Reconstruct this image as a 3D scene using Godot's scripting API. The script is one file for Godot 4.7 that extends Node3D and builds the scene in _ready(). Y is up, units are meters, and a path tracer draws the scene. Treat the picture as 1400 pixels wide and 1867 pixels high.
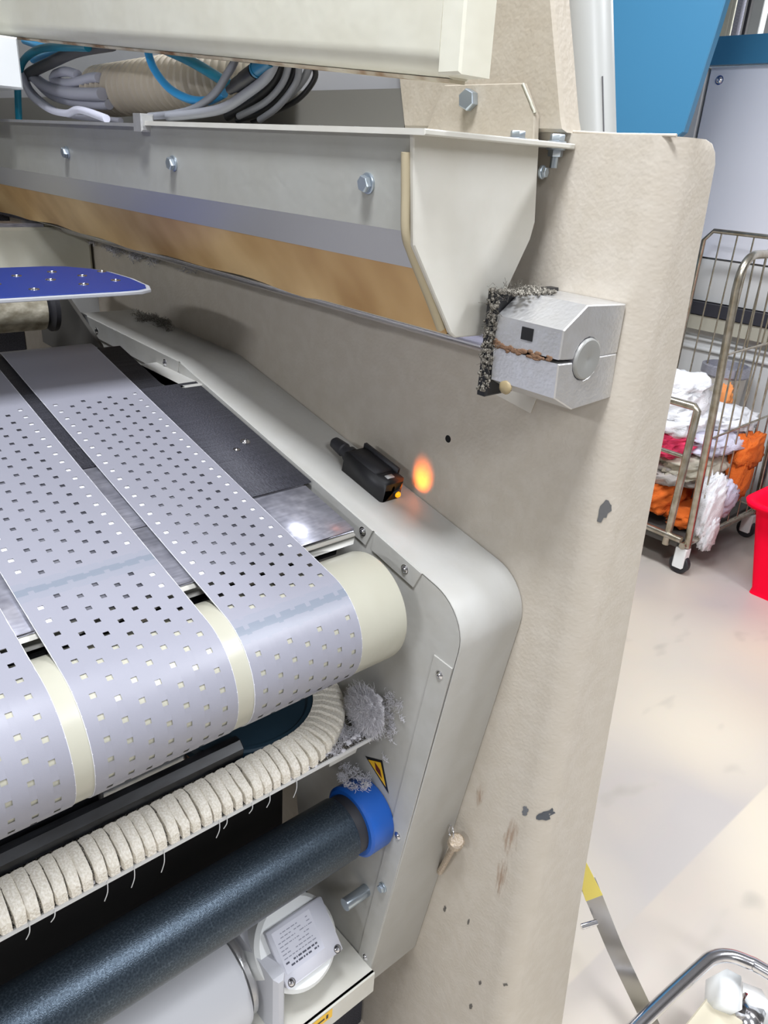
extends Node3D

var off := Vector3.ZERO          # base of the thing being built; mesh vertices are stored relative to it
var group_no := 1
var used := {}
var rng := RandomNumberGenerator.new()
var M := {}
const BED_TILT := 0.2007         # the conveyor bed falls 11.5 degrees towards the front
const TAN_Y := 1.1604            # where the bed plane meets the front roller
const TAN_Z := -0.6063
const ROLLER := Vector3(0, 1.0907, -0.6205)

# ------------------------------------------------------------------ bookkeeping
func numbered(called: String) -> String:
	if not used.has(called):
		used[called] = 0
		return called
	used[called] += 1
	return "%s_%03d" % [called, used[called]]

func thing(called: String, label: String, category: String, at: Vector3, group := "") -> Node3D:
	var o := Node3D.new()
	o.name = numbered(called)
	add_child(o)
	o.position = at
	off = at
	o.set_meta("label", label)
	o.set_meta("category", category)
	if group: o.set_meta("group", group)
	return o

func S() -> SurfaceTool:
	var st := SurfaceTool.new()
	st.begin(Mesh.PRIMITIVE_TRIANGLES)
	return st

func done(st: SurfaceTool) -> ArrayMesh:
	st.generate_normals()
	return st.commit()

func part(called: String, st: SurfaceTool, mat: Material, parent: Node3D) -> MeshInstance3D:
	var o := MeshInstance3D.new()
	o.name = called
	o.mesh = done(st)
	o.material_override = mat
	parent.add_child(o, true)
	return o

func single(called: String, st: SurfaceTool, mat: Material, at: Vector3, label: String, category: String, group := "") -> MeshInstance3D:
	var o := MeshInstance3D.new()
	o.name = numbered(called)
	o.mesh = done(st)
	o.material_override = mat
	add_child(o)
	o.position = at
	o.set_meta("label", label)
	o.set_meta("category", category)
	if group: o.set_meta("group", group)
	return o

func structure(called: String, st: SurfaceTool, mat: Material, at: Vector3) -> MeshInstance3D:
	var o := MeshInstance3D.new()
	o.name = called
	o.mesh = done(st)
	o.material_override = mat
	add_child(o, true)
	o.position = at
	o.set_meta("kind", "structure")
	return o

# ------------------------------------------------------------------ geometry
func vert(st: SurfaceTool, p: Vector3, uv := Vector2.ZERO) -> void:
	st.set_uv(uv)
	st.add_vertex(p - off)

func tri(st: SurfaceTool, a: Vector3, b: Vector3, c: Vector3) -> void:
	vert(st, a); vert(st, b); vert(st, c)

func quad(st: SurfaceTool, a: Vector3, b: Vector3, c: Vector3, d: Vector3, uv0 := Vector2.ZERO, uv1 := Vector2.ONE) -> void:
	# a..d counter-clockwise seen from the front
	vert(st, a, Vector2(uv0.x, uv1.y)); vert(st, c, Vector2(uv1.x, uv0.y)); vert(st, b, Vector2(uv1.x, uv1.y))
	vert(st, a, Vector2(uv0.x, uv1.y)); vert(st, d, Vector2(uv0.x, uv0.y)); vert(st, c, Vector2(uv1.x, uv0.y))

func fresh(st: SurfaceTool) -> void:
	group_no += 1
	st.set_smooth_group(group_no)

func flat(st: SurfaceTool) -> void:
	st.set_smooth_group(4294967295)

# rows of points; closed joins the last column to the first; crease in degrees splits smoothing between columns
func loft(st: SurfaceTool, rows: Array, closed := true, cap0 := true, cap1 := true, crease := 35.0, one_group := false) -> void:
	var n: int = rows[0].size()
	var cols := n if closed else n - 1
	var r0: PackedVector3Array = rows[0]
	var mid: PackedVector3Array = rows[rows.size() / 2]
	fresh(st)
	for i in cols:
		if not one_group and i > 0:
			var e0: Vector3 = (mid[i] - mid[i - 1]).normalized()
			var e1: Vector3 = (mid[(i + 1) % n] - mid[i]).normalized()
			if e0.dot(e1) < cos(deg_to_rad(crease)): fresh(st)
		for k in rows.size() - 1:
			var a: PackedVector3Array = rows[k]
			var b: PackedVector3Array = rows[k + 1]
			var j := (i + 1) % n
			quad(st, a[i], a[j], b[j], b[i], Vector2(float(i) / cols, float(k) / (rows.size() - 1)), Vector2(float(i + 1) / cols, float(k + 1) / (rows.size() - 1)))
	flat(st)
	if closed and cap0: fan(st, r0, false)
	if closed and cap1: fan(st, rows[rows.size() - 1], true)

func fan(st: SurfaceTool, ring: PackedVector3Array, front: bool) -> void:
	var c := Vector3.ZERO
	for p in ring: c += p
	c /= ring.size()
	for i in ring.size():
		var j := (i + 1) % ring.size()
		if front: tri(st, c, ring[j], ring[i])
		else: tri(st, c, ring[i], ring[j])

func put2(axis: String, u: float, v: float, h: float) -> Vector3:
	if axis == "x": return Vector3(h, v, u)      # polygon given as (z, y)
	if axis == "z": return Vector3(u, v, h)      # polygon given as (x, y)
	return Vector3(u, h, v)                      # polygon given as (x, z)

# prism of a polygon between two values of an axis, with chamfered rims
func extr(st: SurfaceTool, poly: Array, h0: float, h1: float, axis: String, bevel := 0.0, crease := 35.0) -> void:
	var pts := PackedVector2Array()
	for p in poly: pts.append(Vector2(p[0], p[1]))
	var area := 0.0
	for i in pts.size():
		area += pts[i].cross(pts[(i + 1) % pts.size()])
	if area < 0: pts.reverse()
	var n := pts.size()
	var ins := PackedVector2Array()
	for i in n:
		var e0 := (pts[i] - pts[(i + n - 1) % n]).normalized()
		var e1 := (pts[(i + 1) % n] - pts[i]).normalized()
		var n0 := Vector2(-e0.y, e0.x)
		var n1 := Vector2(-e1.y, e1.x)
		var m := (n0 + n1)
		var l := m.length_squared()
		m = m * (2.0 / maxf(l, 0.6)) if l > 0.0001 else n0
		ins.append(pts[i] + m * bevel)
	var rings := []
	var hs := [[h0, ins], [h0 + bevel, pts], [h1 - bevel, pts], [h1, ins]] if bevel > 0 else [[h0, pts], [h1, pts]]
	for r in hs:
		var ring := PackedVector3Array()
		for p in r[1]: ring.append(put2(axis, p.x, p.y, r[0]))
		rings.append(ring)
	fresh(st)
	for i in n:
		var j := (i + 1) % n
		var e0 := (pts[i] - pts[(i + n - 1) % n]).normalized()
		var e1 := (pts[j] - pts[i]).normalized()
		if i == 0 or e0.dot(e1) < cos(deg_to_rad(crease)): fresh(st)
		var g := group_no
		for k in rings.size() - 1:
			if bevel > 0 and k != 1: flat(st)
			else: st.set_smooth_group(g)
			quad(st, rings[k][i], rings[k][j], rings[k + 1][j], rings[k + 1][i])
	flat(st)
	var cap := PackedVector2Array(ins if bevel > 0 else pts)
	var t := Geometry2D.triangulate_polygon(cap)
	for i in range(0, t.size(), 3):
		for h in [h0, h1]:
			tri(st, put2(axis, cap[t[i]].x, cap[t[i]].y, h), put2(axis, cap[t[i + 1]].x, cap[t[i + 1]].y, h), put2(axis, cap[t[i + 2]].x, cap[t[i + 2]].y, h))

func box(st: SurfaceTool, lo: Vector3, hi: Vector3, bevel := 0.0) -> void:
	extr(st, [[lo.x, lo.y], [hi.x, lo.y], [hi.x, hi.y], [lo.x, hi.y]], lo.z, hi.z, "z", bevel)

# box turned with a basis round its centre
func tbox(st: SurfaceTool, c: Vector3, size: Vector3, b: Basis, bevel := 0.0) -> void:
	var keep := off
	off = Vector3.ZERO
	var t := S()
	box(t, -size / 2, size / 2, bevel)
	off = keep
	t.generate_normals()
	st.append_from(t.commit(), 0, Transform3D(b, c - off))

# a list of points in (a, b) as a smooth Vector3 path at fixed x
func zy(x: float, pts: Array) -> PackedVector3Array:
	var out := PackedVector3Array()
	for p in pts: out.append(Vector3(x, p[1], p[0]))
	return out

func smooth(p: PackedVector3Array, k := 6) -> PackedVector3Array:
	var out := PackedVector3Array()
	for i in p.size() - 1:
		var a := p[maxi(i - 1, 0)]
		var d := p[mini(i + 2, p.size() - 1)]
		for s in k:
			out.append(p[i].cubic_interpolate(p[i + 1], a, d, float(s) / k))
	out.append(p[p.size() - 1])
	return out

func tube(st: SurfaceTool, path: PackedVector3Array, r: float, n := 10, caps := true) -> void:
	var rows := []
	var t := (path[1] - path[0]).normalized()
	var u := t.cross(Vector3(0.31, 0.85, 0.42)).normalized()
	for i in path.size():
		var a := path[maxi(i - 1, 0)]
		var b := path[mini(i + 1, path.size() - 1)]
		t = (b - a).normalized()
		u = (u - t * u.dot(t)).normalized()
		var v := t.cross(u)
		var ring := PackedVector3Array()
		for k in n:
			var an := TAU * k / n
			ring.append(path[i] + (u * cos(an) + v * sin(an)) * r)
		rows.append(ring)
	loft(st, rows, true, caps, caps, 35.0, true)

# profile: list of [distance along dir, radius]
func lathe(st: SurfaceTool, o: Vector3, dir: Vector3, profile: Array, n := 32, crease := 30.0) -> void:
	var t := dir.normalized()
	var u := t.cross(Vector3(0.31, 0.85, 0.42)).normalized()
	var v := t.cross(u)
	fresh(st)
	for s in profile.size() - 1:
		if s > 0:
			var e0 := Vector2(profile[s][0] - profile[s - 1][0], profile[s][1] - profile[s - 1][1]).normalized()
			var e1 := Vector2(profile[s + 1][0] - profile[s][0], profile[s + 1][1] - profile[s][1]).normalized()
			if e0.dot(e1) < cos(deg_to_rad(crease)): fresh(st)
		for k in n:
			var a0 := TAU * k / n
			var a1 := TAU * (k + 1) / n
			var d0 := u * cos(a0) + v * sin(a0)
			var d1 := u * cos(a1) + v * sin(a1)
			var p0: Vector3 = o + t * profile[s][0]
			var p1: Vector3 = o + t * profile[s + 1][0]
			quad(st, p0 + d0 * profile[s][1], p0 + d1 * profile[s][1], p1 + d1 * profile[s + 1][1], p1 + d0 * profile[s + 1][1])
	flat(st)

# hexagon bolt head with washer, pointing along dir
func bolt(parent: Node3D, at: Vector3, dir: Vector3, af: float, washer := true, called := "bolt", turn := 0.3) -> void:
	var t := dir.normalized()
	var u := t.cross(Vector3(0.31, 0.85, 0.42)).normalized().rotated(t, turn)
	var v := t.cross(u)
	var st := S()
	if washer: lathe(st, at - t * 0.001, t, [[0, 0], [0, af * 0.72], [0.0022, af * 0.72], [0.0028, af * 0.66], [0.0028, 0]], 24)
	var rows := []
	var h := af * 0.6
	for q in [[0.002, 1.0], [h - af * 0.06, 1.0], [h, 0.88]]:
		var ring := PackedVector3Array()
		for k in 6:
			var an := TAU * k / 6
			ring.append(at + t * q[0] + (u * cos(an) + v * sin(an)) * af * 0.577 * q[1])
		rows.append(ring)
	loft(st, rows)
	part(called, st, M.zinc, parent)

# button head screw with a socket, pointing along dir
func screw(parent: Node3D, at: Vector3, dir: Vector3, r: float) -> void:
	var st := S()
	lathe(st, at - dir * 0.0008, dir, [[0, r * 1.25], [0.0012, r * 1.25], [0.0012, r], [r * 0.45, r * 0.86], [r * 0.7, r * 0.5], [r * 0.7, r * 0.36], [r * 0.25, r * 0.34], [r * 0.25, 0]], 18)
	part("screw", st, M.chrome, parent)

func bed(x: float, s: float, up := 0.0) -> Vector3:
	# s metres behind the front tangent along the bed, up metres above it
	return Vector3(x, TAN_Y + sin(BED_TILT) * s + cos(BED_TILT) * up, TAN_Z - cos(BED_TILT) * s + sin(BED_TILT) * up)

func bedbox(st: SurfaceTool, x0: float, x1: float, s0: float, s1: float, u0: float, u1: float, bevel := 0.0) -> void:
	var b := Basis(Vector3.RIGHT, BED_TILT)
	tbox(st, bed((x0 + x1) / 2, (s0 + s1) / 2, (u0 + u1) / 2), Vector3(x1 - x0, u1 - u0, absf(s1 - s0)), b, bevel)

# strip of sheet following a (z, y) line, thickness added to the left of travel
func sheet_poly(line: Array, th: float) -> Array:
	var out := []
	var back := []
	for i in line.size():
		var a := Vector2(line[maxi(i - 1, 0)][0], line[maxi(i - 1, 0)][1])
		var b := Vector2(line[mini(i + 1, line.size() - 1)][0], line[mini(i + 1, line.size() - 1)][1])
		var d := (b - a).normalized()
		var n := Vector2(-d.y, d.x) * th
		out.append(line[i])
		back.push_front([line[i][0] + n.x, line[i][1] + n.y])
	return out + back

# ------------------------------------------------------------------ materials
func noise_tex(freq: float, kind: int, octaves: int, seed_: int, lo: Color, hi: Color, size := 256, normal := 0.0, p0 := 0.0, p1 := 1.0) -> NoiseTexture2D:
	var f := FastNoiseLite.new()
	f.seed = seed_
	f.noise_type = kind
	f.frequency = freq
	f.fractal_octaves = octaves
	if octaves == 1: f.fractal_type = FastNoiseLite.FRACTAL_NONE
	var t := NoiseTexture2D.new()
	t.width = size
	t.height = size
	t.seamless = true
	t.noise = f
	if normal > 0:
		t.as_normal_map = true
		t.bump_strength = normal
	else:
		var g := Gradient.new()
		g.offsets = PackedFloat32Array([p0, p1])
		g.colors = PackedColorArray([lo, hi])
		t.color_ramp = g
	return t

func mat(c: Color, rough := 0.5, metal := 0.0) -> StandardMaterial3D:
	var m := StandardMaterial3D.new()
	m.albedo_color = c
	m.roughness = rough
	m.metallic = metal
	return m

func rgb(r: int, g: int, b: int) -> Color:
	return Color(r / 255.0, g / 255.0, b / 255.0)

func tex(m: StandardMaterial3D, albedo: Texture2D, normal: Texture2D, scale: Vector3, nscale := 1.0) -> StandardMaterial3D:
	m.uv1_triplanar = true
	m.uv1_world_triplanar = true
	m.uv1_scale = scale
	if albedo:
		m.albedo_texture = albedo
	if normal:
		m.normal_enabled = true
		m.normal_texture = normal
		m.normal_scale = nscale
	return m

func make_materials() -> void:
	var SM := FastNoiseLite.TYPE_SIMPLEX_SMOOTH
	var peel := noise_tex(0.06, SM, 2, 3, Color.BLACK, Color.WHITE, 256, 3.0)
	var tone := noise_tex(0.012, SM, 4, 8, rgb(249, 248, 246), rgb(255, 255, 255), 256, 0.0, 0.25, 0.75)
	M.paint = tex(mat(rgb(188, 180, 167), 0.42), tone, peel, Vector3(9, 9, 9), 0.22)       # frame casting, orange peel
	M.post = tex(mat(rgb(170, 161, 146), 0.42), tone, peel, Vector3(9, 9, 9), 0.22)
	M.cover = tex(mat(rgb(176, 175, 170), 0.4), tone, peel, Vector3(4, 4, 4), 0.06)        # folded sheet covers
	M.hood = tex(mat(rgb(202, 200, 191), 0.4), tone, peel, Vector3(3, 3, 3), 0.06)
	M.hood_face = tex(mat(rgb(164, 164, 157), 0.4), tone, peel, Vector3(3, 3, 3), 0.06)
	M.cream = tex(mat(rgb(174, 172, 157), 0.28), tone, peel, Vector3(3, 3, 3), 0.04)
	M.box = tex(mat(rgb(214, 212, 196), 0.38), tone, peel, Vector3(3, 3, 3), 0.05)
	M.white = mat(rgb(226, 228, 226), 0.35)
	M.pole = mat(rgb(166, 167, 163), 0.35)
	var rustn := noise_tex(0.02, SM, 5, 21, rgb(110, 70, 35), rgb(196, 188, 168), 256, 0.0, 0.2, 0.55)
	M.rusty = tex(mat(Color.WHITE, 0.7), rustn, peel, Vector3(3.3, 3.3, 3.3), 0.4)
	var brownn := noise_tex(0.008, SM, 4, 5, rgb(178, 138, 84), rgb(222, 188, 132), 256, 0.0, 0.25, 0.75)
	M.brown = tex(mat(Color.WHITE, 0.4), brownn, null, Vector3(2.2, 2.2, 2.2))
	var beltn := noise_tex(0.3, SM, 2, 9, rgb(236, 236, 238), rgb(255, 255, 255), 256, 0.0, 0.2, 0.8)
	M.belt = tex(mat(rgb(146, 146, 155), 0.38), beltn, null, Vector3(30, 30, 30))
	M.belt.vertex_color_use_as_albedo = true
	var steeln := noise_tex(0.05, SM, 3, 13, rgb(185, 185, 190), rgb(255, 255, 255), 256, 0.0, 0.2, 0.8)
	M.steel = tex(mat(rgb(200, 200, 210), 0.34, 0.55), steeln, null, Vector3(3, 60, 3))
	M.steel_dark = tex(mat(rgb(92, 92, 100), 0.7, 0.15), noise_tex(0.2, SM, 4, 17, rgb(120, 120, 126), rgb(255, 255, 255), 256, 0.0, 0.25, 0.85), null, Vector3(8, 8, 8))
	M.chrome = mat(rgb(220, 220, 224), 0.16, 1.0)
	M.rod = mat(rgb(226, 224, 232), 0.22, 0.9)
	M.zinc = mat(rgb(180, 190, 198), 0.3, 0.85)
	M.alu = tex(mat(rgb(214, 214, 214), 0.34, 0.75), tone, peel, Vector3(12, 12, 12), 0.25)
	M.black = mat(rgb(24, 24, 27), 0.45)
	M.rubber = mat(rgb(38, 38, 42), 0.55)
	M.guide = tex(mat(rgb(40, 42, 46), 0.3), noise_tex(0.02, SM, 4, 4, rgb(120, 120, 120), rgb(255, 255, 255), 256, 0.0, 0.2, 0.8), null, Vector3(3, 12, 12))
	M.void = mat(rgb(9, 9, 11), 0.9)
	M.teal_disc = mat(rgb(30, 52, 66), 0.42)
	var zn := noise_tex(0.11, FastNoiseLite.TYPE_CELLULAR, 1, 31, rgb(110, 122, 134), rgb(205, 214, 222), 256, 0.0, 0.1, 0.9)
	M.galv = tex(mat(rgb(112, 121, 128), 0.36, 0.7), zn, noise_tex(0.2, SM, 3, 2, Color.BLACK, Color.WHITE, 256, 4.0), Vector3(14, 14, 14), 0.25)
	M.lint = tex(mat(rgb(238, 237, 242), 0.95), noise_tex(0.09, SM, 4, 6, rgb(222, 220, 220), rgb(255, 255, 255), 256, 0.0, 0.2, 0.7), noise_tex(0.15, SM, 4, 44, Color.BLACK, Color.WHITE, 256, 10.0), Vector3(18, 18, 18), 0.4)
	M.dirt = tex(mat(Color.WHITE, 0.95), noise_tex(0.1, SM, 4, 61, rgb(48, 44, 38), rgb(196, 190, 176), 256, 0.0, 0.3, 0.75), noise_tex(0.15, SM, 4, 44, Color.BLACK, Color.WHITE, 256, 10.0), Vector3(16, 16, 16), 1.0)
	M.tooth = tex(mat(rgb(242, 237, 226), 0.9), noise_tex(0.07, SM, 4, 66, rgb(226, 222, 214), rgb(255, 255, 255), 256, 0.0, 0.25, 0.7), noise_tex(0.2, SM, 4, 45, Color.BLACK, Color.WHITE, 256, 9.0), Vector3(16, 16, 16), 0.35)
	M.blue = mat(rgb(24, 84, 168), 0.4)
	M.blueplate = mat(rgb(26, 50, 128), 0.35)
	M.hose = mat(rgb(204, 193, 174), 0.45)
	M.teal = mat(rgb(20, 128, 156), 0.35)
	M.airblue = mat(rgb(48, 162, 226), 0.35)
	M.cable = mat(rgb(196, 197, 210), 0.5)
	M.cable_mid = mat(rgb(136, 138, 144), 0.5)
	M.cable_dark = mat(rgb(84, 84, 86), 0.5)
	M.seal = mat(rgb(172, 160, 132), 0.7)
	M.yellow = mat(rgb(236, 186, 40), 0.4)
	M.frameblue = mat(rgb(60, 118, 152), 0.4)
	M.navy = mat(rgb(20, 48, 104), 0.5)
	M.panel = mat(rgb(212, 213, 220), 0.45, 0.0)
	M.panel2 = mat(rgb(202, 202, 200), 0.45)
	M.red = mat(rgb(252, 12, 52), 0.5)
	M.red.metallic_specular = 0.15
	M.wall = mat(rgb(186, 186, 186), 0.8)
	M.ceil = mat(rgb(170, 172, 176), 0.9)
	var fl := Image.create(512, 512, false, Image.FORMAT_RGB8)
	var f1 := FastNoiseLite.new(); f1.seed = 5; f1.frequency = 0.008; f1.fractal_octaves = 4
	var f2 := FastNoiseLite.new(); f2.seed = 15; f2.frequency = 0.03; f2.fractal_octaves = 3
	var f3 := FastNoiseLite.new(); f3.seed = 25; f3.frequency = 0.004; f3.fractal_octaves = 2
	for y in 512:
		for x in 512:
			var wear := clampf(f1.get_noise_2d(x, y) * 1.1, -0.5, 0.5)
			var c := rgb(180, 170, 157).lerp(rgb(168, 162, 157), 0.5 + wear)
			c = c.lerp(rgb(204, 194, 174), clampf(f3.get_noise_2d(x, y) * 1.5 + 0.2, 0, 0.7))
			var k := f2.get_noise_2d(x * 0.6, y * 1.2)
			if k > 0.42: c = c.lerp(rgb(150, 144, 134), (k - 0.42) * 1.6)
			fl.set_pixel(x, y, c)
	M.floor = mat(Color.WHITE, 0.4)
	M.floor.albedo_texture = ImageTexture.create_from_image(fl)
	M.floor.uv1_scale = Vector3(4, 4, 1)
	for c in [["cl_white", 232, 232, 234], ["cl_lilac", 206, 204, 220], ["cl_beige", 198, 192, 174], ["cl_orange", 214, 104, 34], ["cl_pink", 226, 62, 100], ["cl_blue", 26, 62, 130], ["cl_grey", 172, 166, 160], ["cl_peach", 232, 150, 88]]:
		M[c[0]] = tex(mat(rgb(c[1], c[2], c[3]), 0.95), null, noise_tex(0.12, SM, 3, 71, Color.BLACK, Color.WHITE, 256, 6.0) if not M.has("_clothn") else M._clothn, Vector3(6, 6, 6), 0.6)
		M._clothn = M[c[0]].normal_texture
	M.clear = mat(Color(0.75, 0.74, 0.7, 0.35), 0.3)
	M.clear.transparency = BaseMaterial3D.TRANSPARENCY_ALPHA

# ------------------------------------------------------------------ scene
func _ready() -> void:
	rng.seed = 7
	# camera
	var cam := Camera3D.new()
	cam.name = "camera"
	add_child(cam)
	cam.transform = Transform3D(Basis(Vector3(0.75252, 0.06109, 0.65573), Vector3(0.23138, 0.90769, -0.3501), Vector3(-0.61659, 0.41518, 0.66891)).orthonormalized(), Vector3(0, 1.6, 0))
	cam.fov = 67.0139
	cam.near = 0.02
	cam.far = 60
	cam.current = true
	# sky, exposure
	var we := WorldEnvironment.new()
	we.name = "environment"
	var env := Environment.new()
	env.background_mode = Environment.BG_COLOR
	env.background_color = rgb(214, 220, 230)
	env.background_energy_multiplier = 0.6
	env.tonemap_mode = Environment.TONE_MAPPER_LINEAR
	env.tonemap_exposure = 0.52
	env.sdfgi_enabled = true
	env.ssao_enabled = true
	env.ssil_enabled = true
	we.environment = env
	add_child(we)
	make_materials()
	# ceiling lamps: position, size, strength
	lamp(Vector3(-0.1, 3.3, -0.28), Vector2(0.25, 0.6), 14.5, "over the conveyor")
	lamp(Vector3(-0.6, 3.3, 2.4), Vector2(0.4, 1.4), 18.0, "behind the viewer")
	lamp(Vector3(1.9, 3.3, 0.9), Vector2(0.4, 1.4), 16.0, "over the aisle beside the side frame")
	lamp(Vector3(1.8, 3.3, -1.7), Vector2(0.4, 1.4), 18.0, "between the side frame and the laundry trolley")
	lamp(Vector3(5.6, 3.3, -1.6), Vector2(0.4, 1.4), 26.0, "behind the blue framed machine")
	lamp(Vector3(-4.0, 3.3, 0.2), Vector2(0.4, 1.4), 26.0, "at the far left end of the hall")
	hall()
	machine_frame()
	belt_guard()
	conveyor()
	hood_beam()
	rod_and_clamp()
	upper_head()
	cables()
	rear_parts()
	under_parts()
	sensor_and_pin()
	background()
	cart()

func lamp(at: Vector3, size: Vector2, power: float, place: String) -> void:
	var t := thing("ceiling_lamp", "long white ceiling lamp " + place, "lamp", at, "ceiling lamps")
	var st := S()
	box(st, at + Vector3(-size.x / 2 - 0.03, 0.01, -size.y / 2 - 0.03), at + Vector3(size.x / 2 + 0.03, 0.09, size.y / 2 + 0.03), 0.01)
	part("housing", st, M.white, t)
	st = S()
	box(st, at + Vector3(-size.x / 2, -0.005, -size.y / 2), at + Vector3(size.x / 2, 0.012, size.y / 2), 0.003)
	var g := mat(Color.WHITE, 0.5)
	g.emission_enabled = true
	g.emission = rgb(255, 250, 240)
	g.emission_energy_multiplier = 2.5
	part("diffuser", st, g, t)
	var l := AreaLight3D.new()
	l.name = "lamp_light"
	l.area_size = size
	l.light_energy = power
	l.light_color = rgb(243, 247, 255)
	l.area_range = 30
	l.shadow_enabled = true
	l.position = Vector3(0, -0.02, 0)
	l.rotation = Vector3(-PI / 2, 0, 0)
	t.add_child(l)

func hall() -> void:
	var lo := Vector3(-7, 0, -7)
	var hi := Vector3(7.5, 3.4, 6)
	off = Vector3.ZERO
	var st := S()
	flat(st)
	quad(st, Vector3(lo.x, 0, hi.z), Vector3(hi.x, 0, hi.z), Vector3(hi.x, 0, lo.z), Vector3(lo.x, 0, lo.z))
	box(st, Vector3(lo.x, -0.2, lo.z), Vector3(hi.x, -0.001, hi.z))
	structure("floor", st, M.floor, Vector3.ZERO)
	st = S(); box(st, Vector3(lo.x, hi.y, lo.z), Vector3(hi.x, hi.y + 0.2, hi.z)); structure("ceiling", st, M.ceil, Vector3.ZERO)
	st = S(); box(st, Vector3(lo.x - 0.2, -0.2, lo.z), Vector3(lo.x, hi.y + 0.2, hi.z)); structure("wall_left", st, M.wall, Vector3.ZERO)
	st = S(); box(st, Vector3(hi.x, -0.2, lo.z), Vector3(hi.x + 0.2, hi.y + 0.2, hi.z)); structure("wall_right", st, M.wall, Vector3.ZERO)
	st = S(); box(st, Vector3(lo.x - 0.2, -0.2, lo.z - 0.2), Vector3(hi.x + 0.2, hi.y + 0.2, lo.z)); structure("wall_back", st, M.wall, Vector3.ZERO)
	st = S(); box(st, Vector3(lo.x - 0.2, -0.2, hi.z), Vector3(hi.x + 0.2, hi.y + 0.2, hi.z + 0.2)); structure("wall_front", st, M.wall, Vector3.ZERO)

# ------------------------------------------------------------------ the side frame
func machine_frame() -> void:
	var t := thing("side_frame", "tall beige painted steel side frame of the machine with rounded front edge and paint chips", "machine frame", Vector3(0.75, 0, -1.2))
	var rows := []
	for q in [[0.0, 0.925], [0.19, 0.902], [0.4, 0.876], [0.62, 0.851], [0.9, 0.826], [1.23, 0.801], [1.48, 0.786], [1.6, 0.778], [1.614, 0.777], [1.624, 0.772], [1.631, 0.763], [1.634, 0.75]]:
		var y: float = q[0]
		var xr: float = q[1]
		var ring := PackedVector3Array()
		ring.append(Vector3(0.7, y, -2.4))
		ring.append(Vector3(0.7, y, -1.2))
		for k in 7:
			var an := PI / 2 * k / 6
			ring.append(Vector3(0.7 + 0.03 * (1 - cos(an)), y, -0.434 + 0.03 * sin(an)))
		for k in 5:
			var an := PI / 2 * k / 4
			ring.append(Vector3(xr - 0.006 * (1 - sin(an)), y, -0.404 - 0.006 * (1 - cos(an))))
		ring.append(Vector3(xr, y, -0.5))
		ring.append(Vector3(xr - 0.005, y, -0.5))
		ring.append(Vector3(xr - 0.008, y, -0.42))
		ring.append(Vector3(0.73, y, -0.42))
		ring.append(Vector3(0.712, y, -0.44))
		ring.append(Vector3(0.712, y, -2.4))
		rows.append(ring)
	var st := S()
	loft(st, rows, true, false, false)
	# flat top of the folded plate
	var top: PackedVector3Array = rows[rows.size() - 1]
	var pl := PackedVector2Array()
	for p in top: pl.append(Vector2(p.x, p.z))
	var tr := Geometry2D.triangulate_polygon(pl)
	for i in range(0, tr.size(), 3): tri(st, top[tr[i]], top[tr[i + 1]], top[tr[i + 2]])
	part("side_plate", st, M.paint, t)
	# the lip of worn weld along the top edge
	st = S()
	var path := PackedVector3Array()
	for k in 40:
		var z := -1.6 + 1.19 * k / 39.0
		path.append(Vector3(0.703 + rng.randf() * 0.0015, 1.634 + rng.randf() * 0.0016, z))
	tube(st, path, 0.0015, 6)
	part("weld_bead", st, M.paint, t)
	# upper inner panel behind the cables and its ledge
	st = S(); box(st, Vector3(0.692, 1.62, -2.4), Vector3(0.699, 1.676, -0.762), 0.001)
	part("cable_ledge", st, mat(rgb(104, 102, 96), 0.5), t)
	st = S(); box(st, Vector3(0.705, 1.62, -2.4), Vector3(0.712, 2.0, -0.74), 0.001)
	part("upper_panel", st, mat(rgb(150, 150, 152), 0.5), t)
	# mount of the column behind the frame
	st = S(); box(st, Vector3(0.712, 1.53, -0.72), Vector3(0.9, 1.545, -0.5), 0.002)
	part("pole_mount", st, M.paint, t)
	# drilled hole
	st = S()
	lathe(st, Vector3(0.7, 1.276, -0.647), Vector3.LEFT, [[0.0, 0.005], [0.0006, 0.0045], [0.0006, 0]], 16)
	part("hole", st, M.void, t)
	# bare-metal chips and scuffs in the paint: thin flakes with their own outline
	chip(t, 1.262, -0.413, 0.006, 0.0145, 11, rgb(92, 92, 92))
	chip(t, 0.812, -0.412, 0.011, 0.012, 12, rgb(74, 78, 84))
	chip(t, 0.805, -0.436, 0.005, 0.010, 13, rgb(104, 106, 110))
	for q in [[0.52, -0.5, 0.002, 0.008], [0.50, -0.55, 0.003, 0.008], [0.42, -0.46, 0.003, 0.006], [0.46, -0.42, 0.003, 0.004], [1.425, -0.835, 0.002, 0.003], [0.35, -0.47, 0.003, 0.008]]:
		chip(t, q[0], q[1], q[2], q[3], int(q[0] * 100), rgb(96, 92, 86))
	stain(t, 0.77, -0.515, 0.009, 0.026, 3)
	stain(t, 0.745, -0.452, 0.016, 0.05, 4)
	stain(t, 0.66, -0.455, 0.013, 0.05, 5)

# a flake on the frame surface, following the rounded corner
func on_frame(y: float, z: float, lift: float) -> Vector3:
	if z <= -0.434: return Vector3(0.7 - lift, y, z)
	var s := (z + 0.434) / 0.03 * 1.2
	return Vector3(0.73 - (0.03 + lift) * cos(s), y, -0.434 + (0.03 + lift) * sin(s))

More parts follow.
